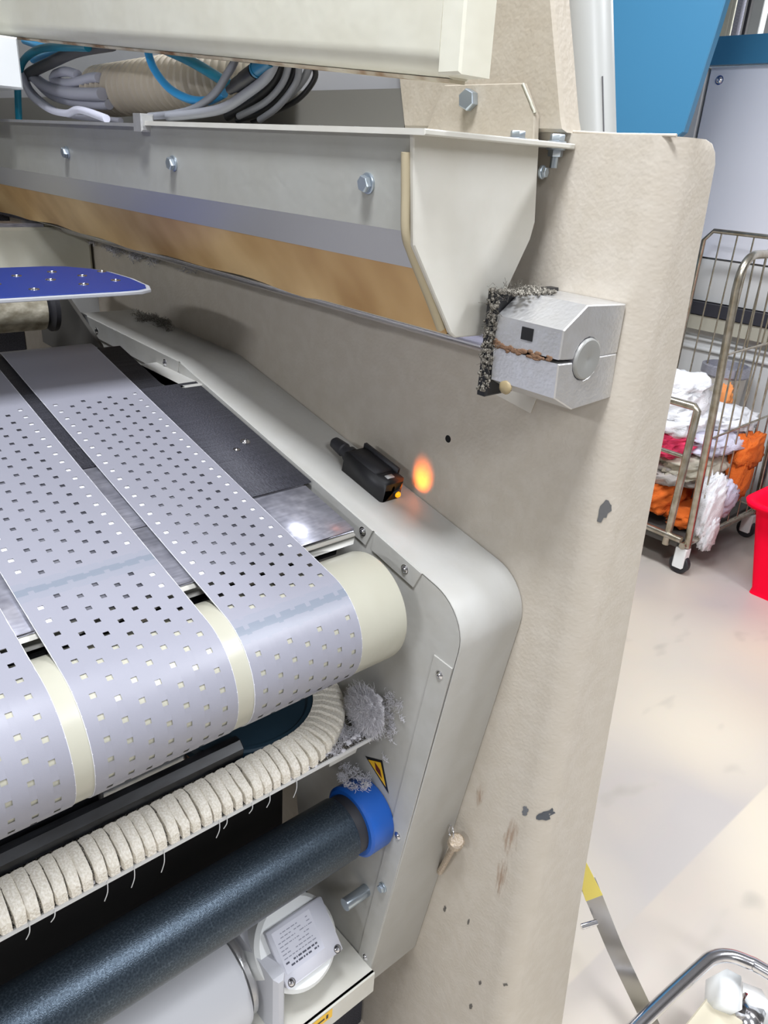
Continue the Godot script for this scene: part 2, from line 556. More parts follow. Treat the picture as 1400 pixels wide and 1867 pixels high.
func chip(t: Node3D, y: float, z: float, rz: float, ry: float, seed_: int, c: Color) -> void:
	var r := RandomNumberGenerator.new()
	r.seed = seed_
	var st := S()
	fresh(st)
	var n := 18
	var ring := PackedVector3Array()
	for k in n:
		var an := TAU * k / n
		var j := 0.6 + 0.55 * r.randf()
		ring.append(on_frame(y + sin(an) * ry * j, z + cos(an) * rz * j + sin(an) * rz * 0.4, 0.0006))
	var c0 := on_frame(y, z, 0.0007)
	for k in n: tri(st, c0, ring[(k + 1) % n], ring[k])
	part("paint_chip", st, mat(c, 0.7), t)

func stain(t: Node3D, y: float, z: float, rz: float, ry: float, seed_: int) -> void:
	var im := Image.create(64, 64, false, Image.FORMAT_RGBA8)
	var f := FastNoiseLite.new()
	f.seed = seed_
	f.frequency = 0.05
	for v in 64:
		for u in 64:
			var d := Vector2((u - 32) / 32.0, (v - 32) / 32.0).length()
			var a := clampf((1.0 - d) * 1.1 + f.get_noise_2d(u * 2.0, v * 0.7) * 0.9 - 0.2, 0, 1) * clampf((1.0 - d) * 3, 0, 1) * 0.42
			im.set_pixel(u, v, Color(0.62, 0.47, 0.34, a))
	var m := mat(Color.WHITE, 0.6)
	m.albedo_texture = ImageTexture.create_from_image(im)
	m.transparency = BaseMaterial3D.TRANSPARENCY_ALPHA
	var st := S()
	fresh(st)
	for k in 6:
		var z0 := z - rz + 2 * rz * k / 6.0
		var z1 := z - rz + 2 * rz * (k + 1) / 6.0
		quad(st, on_frame(y - ry, z0, 0.0005), on_frame(y - ry, z1, 0.0005), on_frame(y + ry, z1, 0.0005), on_frame(y + ry, z0, 0.0005), Vector2(k / 6.0, 0), Vector2((k + 1) / 6.0, 1))
	part("rust_stain", st, m, t)

# ------------------------------------------------------------------ the guard over the belt drive
func guard_line() -> Array:
	# outline of the guard in (z, y): far end, peak, slope, rounded nose, leg down to the bottom
	var line := [[-1.585, 1.262], [-1.577, 1.277], [-1.56, 1.284], [-1.155, 1.277]]
	var a := Vector2(-1.155, 1.277)
	var b := Vector2(-0.482, 1.136)
	var c := Vector2(-0.603, 0.352)
	var d0 := (b - a).normalized()
	var d1 := (c - b).normalized()
	var half := acos(d0.dot(d1)) / 2
	var r := 0.062
	var cut := r * tan(half)
	var p0 := b - d0 * cut
	var ctr := p0 + Vector2(d0.y, -d0.x) * r
	var a0 := (p0 - ctr).angle()
	for k in 11:
		var an := a0 - 2 * half * k / 10.0
		line.append([ctr.x + cos(an) * r, ctr.y + sin(an) * r])
	line.append([c.x, c.y])
	return line

func belt_guard() -> void:
	var t := thing("belt_guard", "folded grey sheet metal guard with rounded nose screwed to the inside of the side frame", "machine guard", Vector3(0.645, 0.3, -0.9))
	var line := guard_line()
	var low := line.duplicate()
	low.append([-0.612, 0.336])
	low.append([-0.63, 0.33])
	low.append([-0.70, 0.30])
	var st := S()
	extr(st, sheet_poly(low.slice(0, low.size() - 1), -0.0022), 0.588, 0.699, "x", 0.0006)
	part("guard_cover", st, M.cover, t)
	# side panel in front of the drive
	st = S()
	var pts := []
	for p in low: pts.append([p[0], p[1]])
	var ins := []
	for i in pts.size():
		var a := Vector2(pts[maxi(i - 1, 0)][0], pts[maxi(i - 1, 0)][1])
		var b := Vector2(pts[mini(i + 1, pts.size() - 1)][0], pts[mini(i + 1, pts.size() - 1)][1])
		var d := (b - a).normalized()
		ins.append([pts[i][0] + d.y * 0.003, pts[i][1] - d.x * 0.003])
	ins.append([-0.78, 0.42])
	ins.append([-0.85, 0.86])
	ins.append([-0.95, 1.0])
	ins.append([-1.2, 1.15])
	ins.append([-1.5, 1.19])
	extr(st, ins, 0.5885, 0.592, "x")
	part("side_panel", st, M.cover, t)
	# dark rounded end cap at the far end
	st = S(); extr(st, [[-1.59, 1.2], [-1.588, 1.264], [-1.579, 1.279], [-1.56, 1.2855], [-1.535, 1.2848], [-1.50, 1.23], [-1.46, 1.19]], 0.583, 0.5875, "x", 0.001)
	part("end_cap", st, mat(rgb(48, 47, 46), 0.6), t)
	# fixing strips folded onto the panel: segment start, end along the outline
	strip(t, Vector2(-1.555, 1.283), Vector2(-1.158, 1.2765), 0.034, [[-1.49, 1.263], [-1.207, 1.263]])
	strip(t, Vector2(-1.152, 1.2755), Vector2(-0.655, 1.1715), 0.028, [[-1.089, 1.247], [-0.674, 1.163]])
	strip(t, Vector2(-0.652, 1.171), Vector2(-0.563, 1.152), 0.027, [[-0.592, 1.145]])
	strip(t, Vector2(-0.4985, 1.052), Vector2(-0.602, 0.36), 0.031, [[-0.517, 1.032], [-0.562, 0.726], [-0.61, 0.416]])
	# warning sticker: yellow triangle with black rim and a dark red flame mark
	st = S(); flat(st)
	tri(st, Vector3(0.588, 0.813, -0.643), Vector3(0.588, 0.831, -0.607), Vector3(0.588, 0.783, -0.5885))
	var sticker := part("warning_sticker", st, M.black, t)
	st = S(); flat(st)
	tri(st, Vector3(0.5877, 0.8115, -0.636), Vector3(0.5877, 0.8255, -0.6095), Vector3(0.5877, 0.791, -0.595))
	part("sticker_face", st, M.yellow, sticker)
	st = S(); flat(st)
	tri(st, Vector3(0.5874, 0.818, -0.622), Vector3(0.5874, 0.812, -0.609), Vector3(0.5874, 0.8, -0.604))
	tri(st, Vector3(0.5874, 0.818, -0.622), Vector3(0.5874, 0.8, -0.604), Vector3(0.5874, 0.806, -0.618))
	part("sticker_symbol", st, mat(rgb(96, 30, 20), 0.5), sticker)

func strip(t: Node3D, a: Vector2, b: Vector2, w: float, screws: Array) -> void:
	var d := (b - a).normalized()
	var n := Vector2(d.y, -d.x)
	if n.x > 0.3: n = -n
	if n.y > 0.2: n = -n
	var k := d * w * 0.25
	var st := S()
	extr(st, [[a.x, a.y], [b.x, b.y], [b.x + n.x * w - k.x, b.y + n.y * w - k.y], [a.x + n.x * w + k.x * 0.3, a.y + n.y * w + k.y * 0.3]], 0.5865, 0.5886, "x", 0.0004)
	var s := part("fixing_strip", st, M.cover, t)
	for q in screws: screw(s, Vector3(0.5865, q[1], q[0]), Vector3.LEFT, 0.0052)

# ------------------------------------------------------------------ conveyor
func belt_point(u: float) -> Vector2:
	# u = distance towards the front measured from the tangent point; negative is up the bed
	var r := 0.0712
	if u <= 0:
		if u < -0.665:
			var an := (-0.665 - u) / 0.03
			var cf := bed(0, 0.665, -0.03)
			var dir := BED_TILT + PI / 2 - 0.0
			var v := Vector2(sin(BED_TILT), cos(BED_TILT)).rotated(an)
			return Vector2(cf.z + v.x * 0.03, cf.y + v.y * 0.03)
		var p := bed(0, -u)
		return Vector2(p.z, p.y)
	var c := bed(0, 0, -r)
	var arc := PI * r
	if u <= arc:
		var v := Vector2(sin(BED_TILT), cos(BED_TILT)).rotated(-u / r)
		return Vector2(c.z + v.x * r, c.y + v.y * r)
	var q := bed(0, u - arc, -2 * r)
	return Vector2(q.z, q.y)

func one_belt(x0: float, x1: float, seam: float, label: String) -> void:
	var t := thing("conveyor_belt", label, "conveyor belt", Vector3((x0 + x1) / 2, 1.02, -0.62), "perforated conveyor belts on the sloping table")
	var st := S()
	fresh(st)
	var pitch := 0.0207
	var cols := 7
	var mid := (x0 + x1) / 2
	var hw := 0.0029
	var hl := 0.0026
	var xs := [x0]
	for c in cols:
		var cx := mid + (c - 3) * 0.0195
		xs.append(cx - hw); xs.append(cx + hw)
	xs.append(x1)
	for i in xs.size() - 1:
		var holes := i % 2 == 1
		var us := []
		var solid := []
		if holes:
			var shift := pitch * 0.5 if ((i - 1) / 2) % 2 == 1 else 0.0
			us.append(-0.71)
			var u := -0.485 + shift
			while u < 0.27:
				var skip := absf(u - seam) < 0.017
				if not skip:
					if u - hl - us[us.size() - 1] > 0.012:
						var a: float = us[us.size() - 1]
						var m := int((u - hl - a) / 0.006) 
						for k in range(1, m): us.append(a + (u - hl - a) * k / m); solid.append(true)
					us.append(u - hl); solid.append(true)
					us.append(u + hl); solid.append(false)
				u += pitch
			var a2: float = us[us.size() - 1]
			for k in range(1, 41): us.append(a2 + (0.62 - a2) * k / 40.0); solid.append(true)
		else:
			var u := -0.71
			while u < 0.62:
				us.append(u)
				solid.append(true)
				u += 0.005
			us.append(0.62)
		for k in us.size() - 1:
			if not solid[k]: continue
			var p := belt_point(us[k])
			var q := belt_point(us[k + 1])
			var um: float = (us[k] + us[k + 1]) / 2
			var col := Color.WHITE
			var ds := absf(um - seam)
			if ds < 0.0035: col = Color(0.72, 0.81, 0.84)
			elif ds < 0.014: col = Color(0.94, 0.97, 0.98)
			st.set_color(col)
			quad(st, Vector3(xs[i], p.y, p.x), Vector3(xs[i], q.y, q.x), Vector3(xs[i + 1], q.y, q.x), Vector3(xs[i + 1], p.y, p.x))
	part("belt_sheet", st, M.belt, t)
	# cut edges, 1.2 mm thick
	for x in [x0, x1]:
		var e := S()
		e.set_color(Color.WHITE)
		fresh(e)
		var line := []
		var u := -0.71
		while u < 0.62:
			var p := belt_point(u)
			line.append([p.x, p.y])
			u += 0.012
		e.set_color(Color.WHITE)
		extr(e, sheet_poly(line, -0.0012 ), x - 0.0004, x + 0.0004, "x")
		part("belt_edge", e, M.belt_edge if M.has("belt_edge") else M.white, t)

func conveyor() -> void:
	M.belt_edge = mat(rgb(216, 216, 222), 0.4)
	# front roller
	var t := thing("front_roller", "cream painted front roller under the perforated belts with bare rounded right end", "roller", Vector3(0.2, 1.02, -0.6205))
	var st := S()
	lathe(st, Vector3(-0.6, ROLLER.y, ROLLER.z), Vector3.RIGHT, [[0, 0], [0, 0.0702], [1.154, 0.0702], [1.158, 0.069], [1.161, 0.065], [1.161, 0.02], [1.161, 0]], 72)
	part("roller_shell", st, M.cream, t)
	st = S()
	lathe(st, Vector3(0.561, ROLLER.y, ROLLER.z), Vector3.RIGHT, [[0, 0.012], [0.0275, 0.012]], 20)
	part("shaft", st, M.steel, t)
	one_belt(0.345, 0.487, 0.026, "perforated grey conveyor belt nearest the guard, with its teal zigzag seam on the roller bend")
	one_belt(0.178, 0.325, -0.12, "perforated grey conveyor belt in the middle with its teal seam on the flat table")
	one_belt(0.012, 0.16, 0.5, "perforated grey conveyor belt at the left edge of the picture, cut off by the frame")
	# the bed below the belts
	t = thing("conveyor_bed", "sloping steel slide bed under the belts with dark felted plate beside the guard", "conveyor bed", Vector3(0.1, 1.15, -0.9))
	for q in [[-0.6, 0.487, "steel"], [0.4875, 0.572, "steel"]]:
		st = S(); bedbox(st, q[0], q[1], 0.068, 0.178, -0.008, -0.003, 0.001)
		part("front_plate", st, M.steel, t)
	st = S(); bedbox(st, -0.6, 0.572, 0.18, 0.32, -0.008, -0.0035, 0.001)
	part("middle_plate", st, M.steel, t)
	st = S(); bedbox(st, -0.6, 0.53, 0.322, 0.66, -0.008, -0.0035, 0.001)
	part("rear_plate", st, M.steel_dark, t)
	st = S(); bedbox(st, 0.485, 0.584, 0.18, 0.50, -0.0035, -0.0015, 0.0006)
	part("felted_plate", st, M.steel_dark, t)
	st = S(); bedbox(st, -0.6, 0.571, 0.062, 0.076, -0.024, -0.0085, 0.0015)
	part("edge_bar", st, M.hood, t)
	# dark slide pads and pale wear strips under each belt
	for x in [0.416, 0.2515, 0.086]:
		st = S(); bedbox(st, x - 0.052, x + 0.052, 0.066, 0.60, -0.003, -0.0014, 0.0003)
		part("slide_pad", st, mat(rgb(84, 84, 92), 0.6), t)
		for k in [-1, 1]:
			st = S(); bedbox(st, x + k * 0.0585 - 0.0062, x + k * 0.0585 + 0.0062, 0.066, 0.60, -0.003, -0.0010, 0.0003)
			part("wear_strip", st, mat(rgb(236, 236, 240), 0.4), t)
	st = S(); bedbox(st, -0.6, 0.571, 0.09, 0.66, -0.06, -0.05, 0.001)
	part("bed_base", st, M.void, t)
	screw(t, bed(0.556, 0.305, -0.0012), Vector3(0, cos(BED_TILT), sin(BED_TILT)), 0.006)
	screw(t, bed(0.533, 0.29, -0.0012), Vector3(0, cos(BED_TILT), sin(BED_TILT)), 0.004)

# ------------------------------------------------------------------ hood beam
func hood_beam() -> void:
	var t := thing("hood_beam", "long grey sheet metal hood beam with tapered end plate and brown lining along its lower side", "machine beam", Vector3(0.58, 1.44, -1.1))
	var st := S()
	# end plate, slightly rolled
	extr(st, [[0.497, 1.621], [0.507, 1.53], [0.566, 1.446], [0.574, 1.4405], [0.612, 1.4395], [0.622, 1.444], [0.672, 1.533], [0.676, 1.55], [0.6655, 1.626]], -0.54, -0.534, "z", 0.0012)
	part("end_plate", st, M.hood, t)
	st = S(); extr(st, [[0.499, 1.62], [0.506, 1.541], [0.5085, 1.541], [0.5015, 1.62]], -2.3, -0.541, "z")
	part("front_face", st, M.hood_face, t)
	st = S(); extr(st, [[0.506, 1.541], [0.526, 1.507], [0.5285, 1.5085], [0.5085, 1.541]], -2.3, -0.541, "z")
	part("lower_fold", st, tex(mat(rgb(190, 190, 190), 0.42, 0.35), null, null, Vector3.ONE), t)
	# wavy brown lining
	st = S()
	var rows := []
	for k in 60:
		var z := -2.3 + 1.759 * k / 59.0
		var w := 0.002 * sin(z * 11.0) + 0.0015 * sin(z * 27.0 + 1.0)
		var a := Vector2(0.5285, 1.507)
		var b := Vector2(0.567, 1.4435 + (w if z < -0.75 else 0.0))
		var m := a.lerp(b, 0.5) + Vector2(-1, -0.6) * (0.001 + w * 0.6)
		var ring := PackedVector3Array()
		for p in [a, m, b, b + Vector2(0.003, 0.002), m + Vector2(0.003, 0.002), a + Vector2(0.003, 0.002)]: ring.append(Vector3(p.x, p.y, z))
		rows.append(ring)
	loft(st, rows, true, true, true, 60.0)
	part("brown_lining", st, M.brown, t)
	st = S(); extr(st, [[0.567, 1.4435], [0.574, 1.4405], [0.612, 1.4395], [0.6655, 1.62], [0.663, 1.62], [0.610, 1.443], [0.574, 1.4435]], -2.3, -0.541, "z")
	part("rear_face", st, M.hood, t)
	# top flange: two overlapping plates
	st = S(); box(st, Vector3(0.492, 1.6195, -1.035), Vector3(0.699, 1.6245, -0.515), 0.001)
	part("top_flange", st, M.hood, t)
	st = S(); box(st, Vector3(0.488, 1.6175, -2.3), Vector3(0.69, 1.6215, -1.045), 0.001)
	part("top_flange", st, M.alu, t)
	st = S(); box(st, Vector3(0.487, 1.612, -1.055), Vector3(0.505, 1.633, -1.03), 0.002)
	part("joint_clip", st, M.alu, t)
	# yellowed sealant at the end plate
	st = S()
	var path := PackedVector3Array()
	for q in [[0.499, 1.606], [0.502, 1.575], [0.5055, 1.54], [0.514, 1.523], [0.527, 1.503], [0.545, 1.476], [0.562, 1.449]]: path.append(Vector3(q[0] - 0.0012, q[1], -0.543))
	tube(st, smooth(path, 5), 0.0044, 8)
	part("sealant", st, M.seal, t)
	for z in [-1.328, -0.978, -0.597]: bolt(t, Vector3(0.5022, 1.578, z), Vector3(-1, -0.08, 0), 0.013, true, "bolt", 0.2)
	# bolts through the flange
	bolt(t, Vector3(0.645, 1.6245, -0.545), Vector3.UP, 0.013)
	bolt(t, Vector3(0.688, 1.6245, -0.53), Vector3.UP, 0.013)
	bolt(t, Vector3(0.688, 1.6195, -0.53), Vector3.DOWN, 0.013, true, "nut")
	st = S(); lathe(st, Vector3(0.688, 1.6195, -0.53), Vector3.DOWN, [[0, 0.004], [0.018, 0.004], [0.018, 0]], 14)
	part("bolt_end", st, M.zinc, t)
	bolt(t, Vector3(0.676, 1.597, -0.534), Vector3(0.2, 0, 1), 0.009, true, "nut")
	for z in [-0.87, -0.80, -0.735]:
		bolt(t, Vector3(0.60, 1.6245, z), Vector3.UP, 0.009)

# ------------------------------------------------------------------ guide rod and clamp
func rod_and_clamp() -> void:
	var t := thing("guide_rod", "polished steel guide rod running below the hood beam into the clamp block", "rod", Vector3(0.646, 1.41, -1.3))
	var st := S()
	lathe(st, Vector3(0.646, 1.435, -2.3), Vector3.BACK, [[0, 0], [0, 0.0205], [1.872, 0.0205], [1.8735, 0.0205]], 40)
	part("shaft", st, M.rod, t)
	st = S()
	lathe(st, Vector3(0.646, 1.435, -0.4265), Vector3.BACK, [[0, 0.0205], [0.0022, 0.0198], [0.003, 0.0185], [0.003, 0.004], [0.0022, 0.002], [0.0022, 0]], 40)
	part("turned_end", st, mat(rgb(150, 150, 146), 0.42, 0.3), t)
	t = thing("clamp_block", "split aluminium clamp block on the side frame gripping the rod end, dirty on its left", "clamp", Vector3(0.65, 1.386, -0.48))
	st = S()
	# upper and lower jaw, slot between them towards the left
	var hole := []
	for k in 9:
		var an := deg_to_rad(176.0 - 176.0 * k / 8.0)
		hole.append([0.646 + cos(an) * 0.0212, 1.435 + sin(an) * 0.0212])
	extr(st, [[0.602, 1.4385], [0.602, 1.466], [0.634, 1.487], [0.699, 1.484], [0.699, 1.435]] + rev(hole), -0.508, -0.426, "z", 0.0012)
	part("upper_jaw", st, M.alu, t)
	hole = []
	for k in 9:
		var an := deg_to_rad(184.0 + 176.0 * k / 8.0)
		hole.append([0.646 + cos(an) * 0.0212, 1.435 + sin(an) * 0.0212])
	st = S()
	extr(st, [[0.602, 1.4345]] + hole + [[0.699, 1.4346], [0.703, 1.388], [0.636, 1.385], [0.604, 1.401]], -0.508, -0.426, "z", 0.0012)
	part("lower_jaw", st, M.alu, t)
	st = S(); box(st, Vector3(0.6, 1.382, -0.522), Vector3(0.699, 1.487, -0.508), 0.002)
	part("backing_plate", st, M.black, t)
	st = S(); box(st, Vector3(0.6012, 1.449, -0.474), Vector3(0.6035, 1.461, -0.46))
	part("screw_socket", st, M.void, t)
	st = S(); for k in 60: blob(st, Vector3(0.6016, 1.4365 + rng.randfn(0, 0.0016), -0.505 + 0.07 * pow(rng.randf(), 1.4)), Vector3(0.0006, 0.001 + rng.randf() * 0.0014, 0.002 + rng.randf() * 0.003), k, 4, 7, 0.5)
	part("rust_line", st, mat(rgb(112, 84, 62), 0.9), t)
	# lint and grease on the left and upper edge
	st = S()
	for k in 420:
		var p := Vector3(0.598 + rng.randf() * 0.006, 1.388 + rng.randf() * 0.102, -0.521 + rng.randf() * 0.014)
		if k > 240: p = Vector3(0.602 + rng.randf() * 0.06, 1.488 + rng.randf() * 0.002, -0.512 + rng.randf() * 0.03)
		blob(st, p, Vector3.ONE * (0.0007 + rng.randf() * 0.0018), k, 4, 5)
	for k in 160:
		var p := Vector3(0.599 + rng.randf() * 0.05, 1.488, -0.514 + rng.randf() * 0.02) if k % 2 else Vector3(0.599, 1.39 + rng.randf() * 0.1, -0.515 + rng.randf() * 0.01)
		tube(st, PackedVector3Array([p, p + Vector3(rng.randfn(0, 0.004), rng.randfn(0, 0.004), rng.randfn(0, 0.004)), p + Vector3(rng.randfn(0, 0.006), rng.randfn(0, 0.006), rng.randfn(0, 0.006))]), 0.0002, 3, false)
	var d := part("lint_dirt", st, M.dirt, t)
	d.set_meta("kind", "stuff")
	st = S(); blob(st, Vector3(0.604, 1.397, -0.487), Vector3(0.003, 0.007, 0.008), 4, 10, 16, 0.15)
	part("grease_cap", st, mat(rgb(150, 134, 100), 0.5), t)
	# patch of old glue on the frame beneath
	single("tape_patch", patch(), mat(rgb(206, 201, 190), 0.5), Vector3(0.6995, 1.35, -0.55), "small lighter rectangular tape mark on the side frame below the clamp block", "tape")

func patch() -> SurfaceTool:
	off = Vector3(0.6995, 1.35, -0.55)
	var st := S()
	extr(st, [[-0.577, 1.373], [-0.577, 1.353], [-0.522, 1.345], [-0.517, 1.364]], 0.6985, 0.6998, "x", 0.0003)
	return st

# tangle of fine fibres
func fuzz(st: SurfaceTool, c: Vector3, spread: Vector3, count: int, length := 0.007, r := 0.00022) -> void:
	for k in count:
		var p := c + Vector3(rng.randfn(0, 1), rng.randfn(0, 1), rng.randfn(0, 1)) * spread
		var d := Vector3(rng.randfn(0, 1), rng.randfn(0, 1), rng.randfn(0, 1)).normalized() * length * (0.4 + rng.randf())
		var e := Vector3(rng.randfn(0, 1), rng.randfn(0, 1), rng.randfn(0, 1)) * length * 0.3
		tube(st, PackedVector3Array([p, p + d * 0.5 + e, p + d]), r, 3, false)

func rev(a: Array) -> Array:
	var b := a.duplicate()
	b.reverse()
	return b

func blob(st: SurfaceTool, c: Vector3, r: Vector3, seed_: int, rings := 10, segs := 14, bump := 0.35, freq := 1.3) -> void:
	var f := FastNoiseLite.new()
	f.seed = seed_
	f.frequency = freq
	f.fractal_octaves = 3
	var rows := []
	for i in rings + 1:
		var th := PI * i / rings
		var ring := PackedVector3Array()
		for k in segs:
			var ph := TAU * k / segs
			var n := Vector3(sin(th) * cos(ph), cos(th), sin(th) * sin(ph))
			ring.append(c + n * r * (1.0 + bump * f.get_noise_3dv(n)))
		rows.append(ring)
	loft(st, rows, true, false, false, 35.0, true)

# ------------------------------------------------------------------ upper head: box, post, column
func upper_head() -> void:
	var t := thing("upper_housing", "large cream housing overhead with rounded lower edge and rust along its underside", "machine housing", Vector3(0.64, 1.7, -1.2))
	var st := S()
	# lower edge falls slightly towards the front
	var rows := []
	for k in 30:
		var z := -2.3 + 1.786 * k / 29.0
		var yb := 1.6625 + (-0.514 - z) * 0.0811
		var yt := yb + 0.17
		var ring := PackedVector3Array()
		ring.append(Vector3(0.50, yt, z))
		for j in 7:
			var an := PI / 2 * j / 6
			ring.append(Vector3(0.50 + 0.02 * (1 - cos(an)), yb + 0.02 * (1 - sin(an)), z))
		ring.append(Vector3(0.536, yb, z))
		ring.append(Vector3(0.536, yt, z))
		rows.append(ring)
	loft(st, rows)
	part("housing_shell", st, M.box, t)
	st = S()
	rows = []
	for k in 30:
		var z := -2.3 + 1.784 * k / 29.0
		var yb := 1.6600 + (-0.514 - z) * 0.0811
		var ring := PackedVector3Array()
		for p in [[0.515, yb + 0.0025], [0.535, yb + 0.0025], [0.535, yb - 0.0003], [0.517, yb - 0.0003]]: ring.append(Vector3(p[0], p[1], z))
		rows.append(ring)
	loft(st, rows)
	part("rusty_underside", st, M.rusty, t)
	st = S(); extr(st, [[-0.515, 1.664], [-0.489, 1.664], [-0.491, 1.835], [-0.517, 1.835]], 0.50, 0.537, "x", 0.002)
	part("end_flange", st, M.box, t)
	t = thing("upper_post", "tan painted steel post rising from the top of the side frame behind the housing", "post", Vector3(0.7, 1.634, -0.63))
	st = S()
	extr(st, [[-0.76, 1.634], [-0.523, 1.634], [-0.529, 1.648], [-0.56, 1.747], [-0.72, 2.3], [-0.95, 2.3]], 0.69, 0.72, "x", 0.003)
	part("post_plate", st, M.post, t)
	t = thing("hood_bracket", "tan bracket plate with chamfered corner and large hexagon bolt above the hood beam", "bracket", Vector3(0.683, 1.625, -0.63))
	st = S(); extr(st, [[-0.715, 1.625], [-0.688, 1.677], [-0.578, 1.677], [-0.557, 1.648], [-0.554, 1.625]], 0.681, 0.6895, "x", 0.001)
	part("bracket_plate", st, M.post, t)
	st = S()
	var path := PackedVector3Array()
	for k in 12: path.append(Vector3(0.6815, 1.676 - 0.026 * k / 11.0 + rng.randf() * 0.001, -0.577 + 0.02 * k / 11.0))
	tube(st, path, 0.0016, 6)
	part("weld_bead", st, M.cream, t)
	bolt(t, Vector3(0.681, 1.662, -0.645), Vector3(-1, 0, 0.15), 0.0185, false, "bolt", 0.1)
	# white column
	t = thing("white_column", "smooth white round column standing behind the side frame beside the blue panel", "column", Vector3(0.85, 1.545, -0.582))
	st = S()
	var dir := Vector3(0, 0.131, -0.033).normalized()
	lathe(st, Vector3(0.85, 1.545, -0.582), dir, [[0, 0], [0, 0.0285], [0.9, 0.0285], [0.9, 0]], 40)
	part("column_tube", st, M.pole, t)
	st = S()
	tube(st, PackedVector3Array([Vector3(0.837, 1.6, -0.57), Vector3(0.837, 1.699, -0.594)]), 0.0009, 6)
	part("slot", st, M.cable_dark, t)

# ------------------------------------------------------------------ cables
func cable(called: String, label: String, x: float, pts: Array, r: float, m: Material, x1 := -1.0, cat := "cable") -> void:
	var p := zy(x, pts)
	if x1 > 0:
		for i in p.size(): p[i].x = lerpf(x, x1, float(i) / (p.size() - 1))
	off = p[0]
	var st := S()
	tube(st, smooth(p), r, 12)
	single(called, st, m, p[0], label, cat)

